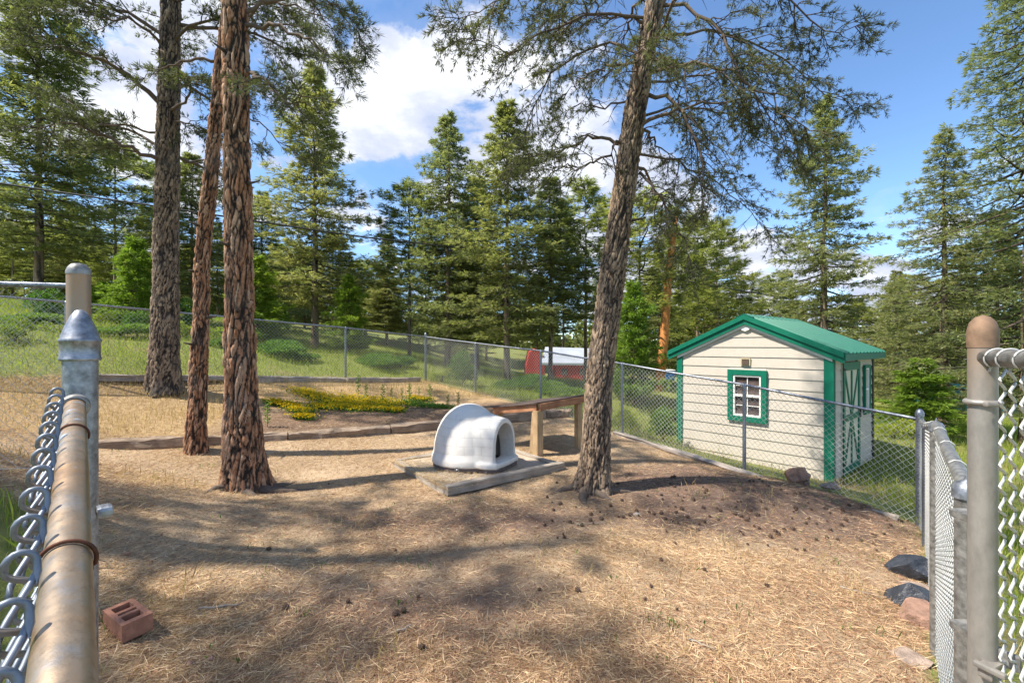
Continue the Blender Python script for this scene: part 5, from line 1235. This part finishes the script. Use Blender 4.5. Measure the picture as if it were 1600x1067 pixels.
# clay block with three cells
fr = Vector((-1.875, 2.19, 0)); ex = Vector((.24, -.15, 0)).normalized(); ey = Vector((.15, .24, 0)).normalized()
bl_, bw_, bh_ = .25, .125, .085; org = fr-ex*bl_
bk = empty('hollow_brick', (org.x, org.y, g(org.x+.1, org.y)+.004), math.atan2(ex.y, ex.x), label='red clay hollow brick with three cells lying in the straw', cat='brick')
xs_ = [0, .028, .098, .112, .138, .152, .222, bl_]; bm = bmesh.new()
xs_ = [0, .03, .09, .112, .136, .158, .218, bl_]; cells = [(xs_[1], xs_[2]), (xs_[3], xs_[4]), (xs_[5], xs_[6])]; wy = .024
def solid(x0, x1, y0, y1): box(bm, ((x0+x1)/2, (y0+y1)/2, bh_/2), (x1-x0, y1-y0, bh_))
solid(0, bl_, 0, wy); solid(0, bl_, bw_-wy, bw_)
px_ = 0
for (a, b2) in cells: solid(px_, a, wy, bw_-wy); px_ = b2
solid(px_, bl_, wy, bw_-wy)
bmesh.ops.remove_doubles(bm, verts=bm.verts[:], dist=.0005)
box(bm, (bl_/2, bw_/2, .004), (bl_-.01, bw_-.01, .006))
link('block', bmmesh('block', bm, M['brick']), bk); bk.rotation_euler[0] = .03
# sticks
def stick(px, py, d, L_, a_, label, r_=.007, seed=0):
    rs = np.random.RandomState(seed); x_ = (px-800)/F*d; p0 = Vector((x_, d, g(x_, d)+.012)); pts = []
    for i in range(7):
        q = i/6*L_; xx, yy = x_+math.cos(a_)*q+rs.normal(0, .006), d+math.sin(a_)*q+rs.normal(0, .006); pts.append(Vector((xx, yy, g(xx, yy)+.012)))
    tubeo('stick', pts, [r_, r_, r_*.9, r_*.85, r_*.7, r_*.6, r_*.3], M['timber_grey'], None, S=7, label=label, cat='stick')
stick(308, 962, 2.55, .22, .45, 'grey stick on the ground right of the hollow brick', .008, 1)
stick(620, 985, 2.45, .10, .9, 'short dark stick in the middle foreground', .006, 2)
stick(1310, 905, 3.1, .35, -.25, 'thin grey twig on the dark ground at right', .005, 3)
stick(900, 812, 4.0, .3, .2, 'thin crooked twig below the leaning tree', .004, 4)
stick(1075, 1005, 2.4, .14, -.6, 'short brown twig in the sunny straw at bottom', .005, 5)
# pine cones
def cone_mesh(seed):
    rs = np.random.RandomState(seed); bm = bmesh.new(); bmesh.ops.create_icosphere(bm, subdivisions=1, radius=.017)
    for v in bm.verts: v.co.x *= 1.35
    for k_ in range(26):
        z_ = -.02+.04*k_/26; a = k_*2.4; rr = .017*math.sqrt(max(.05, 1-(z_/.024)**2)); c_ = Vector((z_, rr*math.cos(a), rr*math.sin(a))); o_ = Vector((.35, math.cos(a), math.sin(a))).normalized(); s_ = o_.cross(Vector((1, 0, 0))).normalized()
        vs = [bm.verts.new(c_-s_*.005), bm.verts.new(c_+s_*.005), bm.verts.new(c_+o_*.010)]; bm.faces.new(vs)
    return bmmesh('pine_cone', bm, M['cone'])
cms = [cone_mesh(i) for i in range(3)]
cnt = 0; rs = np.random.RandomState(8)
while cnt < 170:
    px, py = rs.uniform(860, 1420), rs.uniform(745, 960)
    if cnt % 8 == 0: px, py = rs.uniform(350, 1300), rs.uniform(740, 1050)
    d = 1.6*F/(py-HY); x_ = (px-800)/F*d
    for _ in range(3): d = (H-g(x_, d))*F/(py-HY); x_ = (px-800)/F*d
    if d > 6.5 or not bool(inside(np.array(x_), np.array(d))) or bool(on_pad(x_, d)) or rs.rand() > .03+float(duff_shade_w(np.array(x_), np.array(d))): continue
    o = link('pine_cone', cms[cnt % 3], None, label='small dark fallen pine cone lying on the yard ground', cat='pine cone', group='pine cones strewn over the yard')
    o.location = (x_, d, g(x_, d)+.012); o.rotation_euler = (rs.rand()*6, rs.rand()*.6, rs.rand()*6); s_ = .45+.6*rs.rand()**1.5; o.scale = (s_, s_, s_); cnt += 1
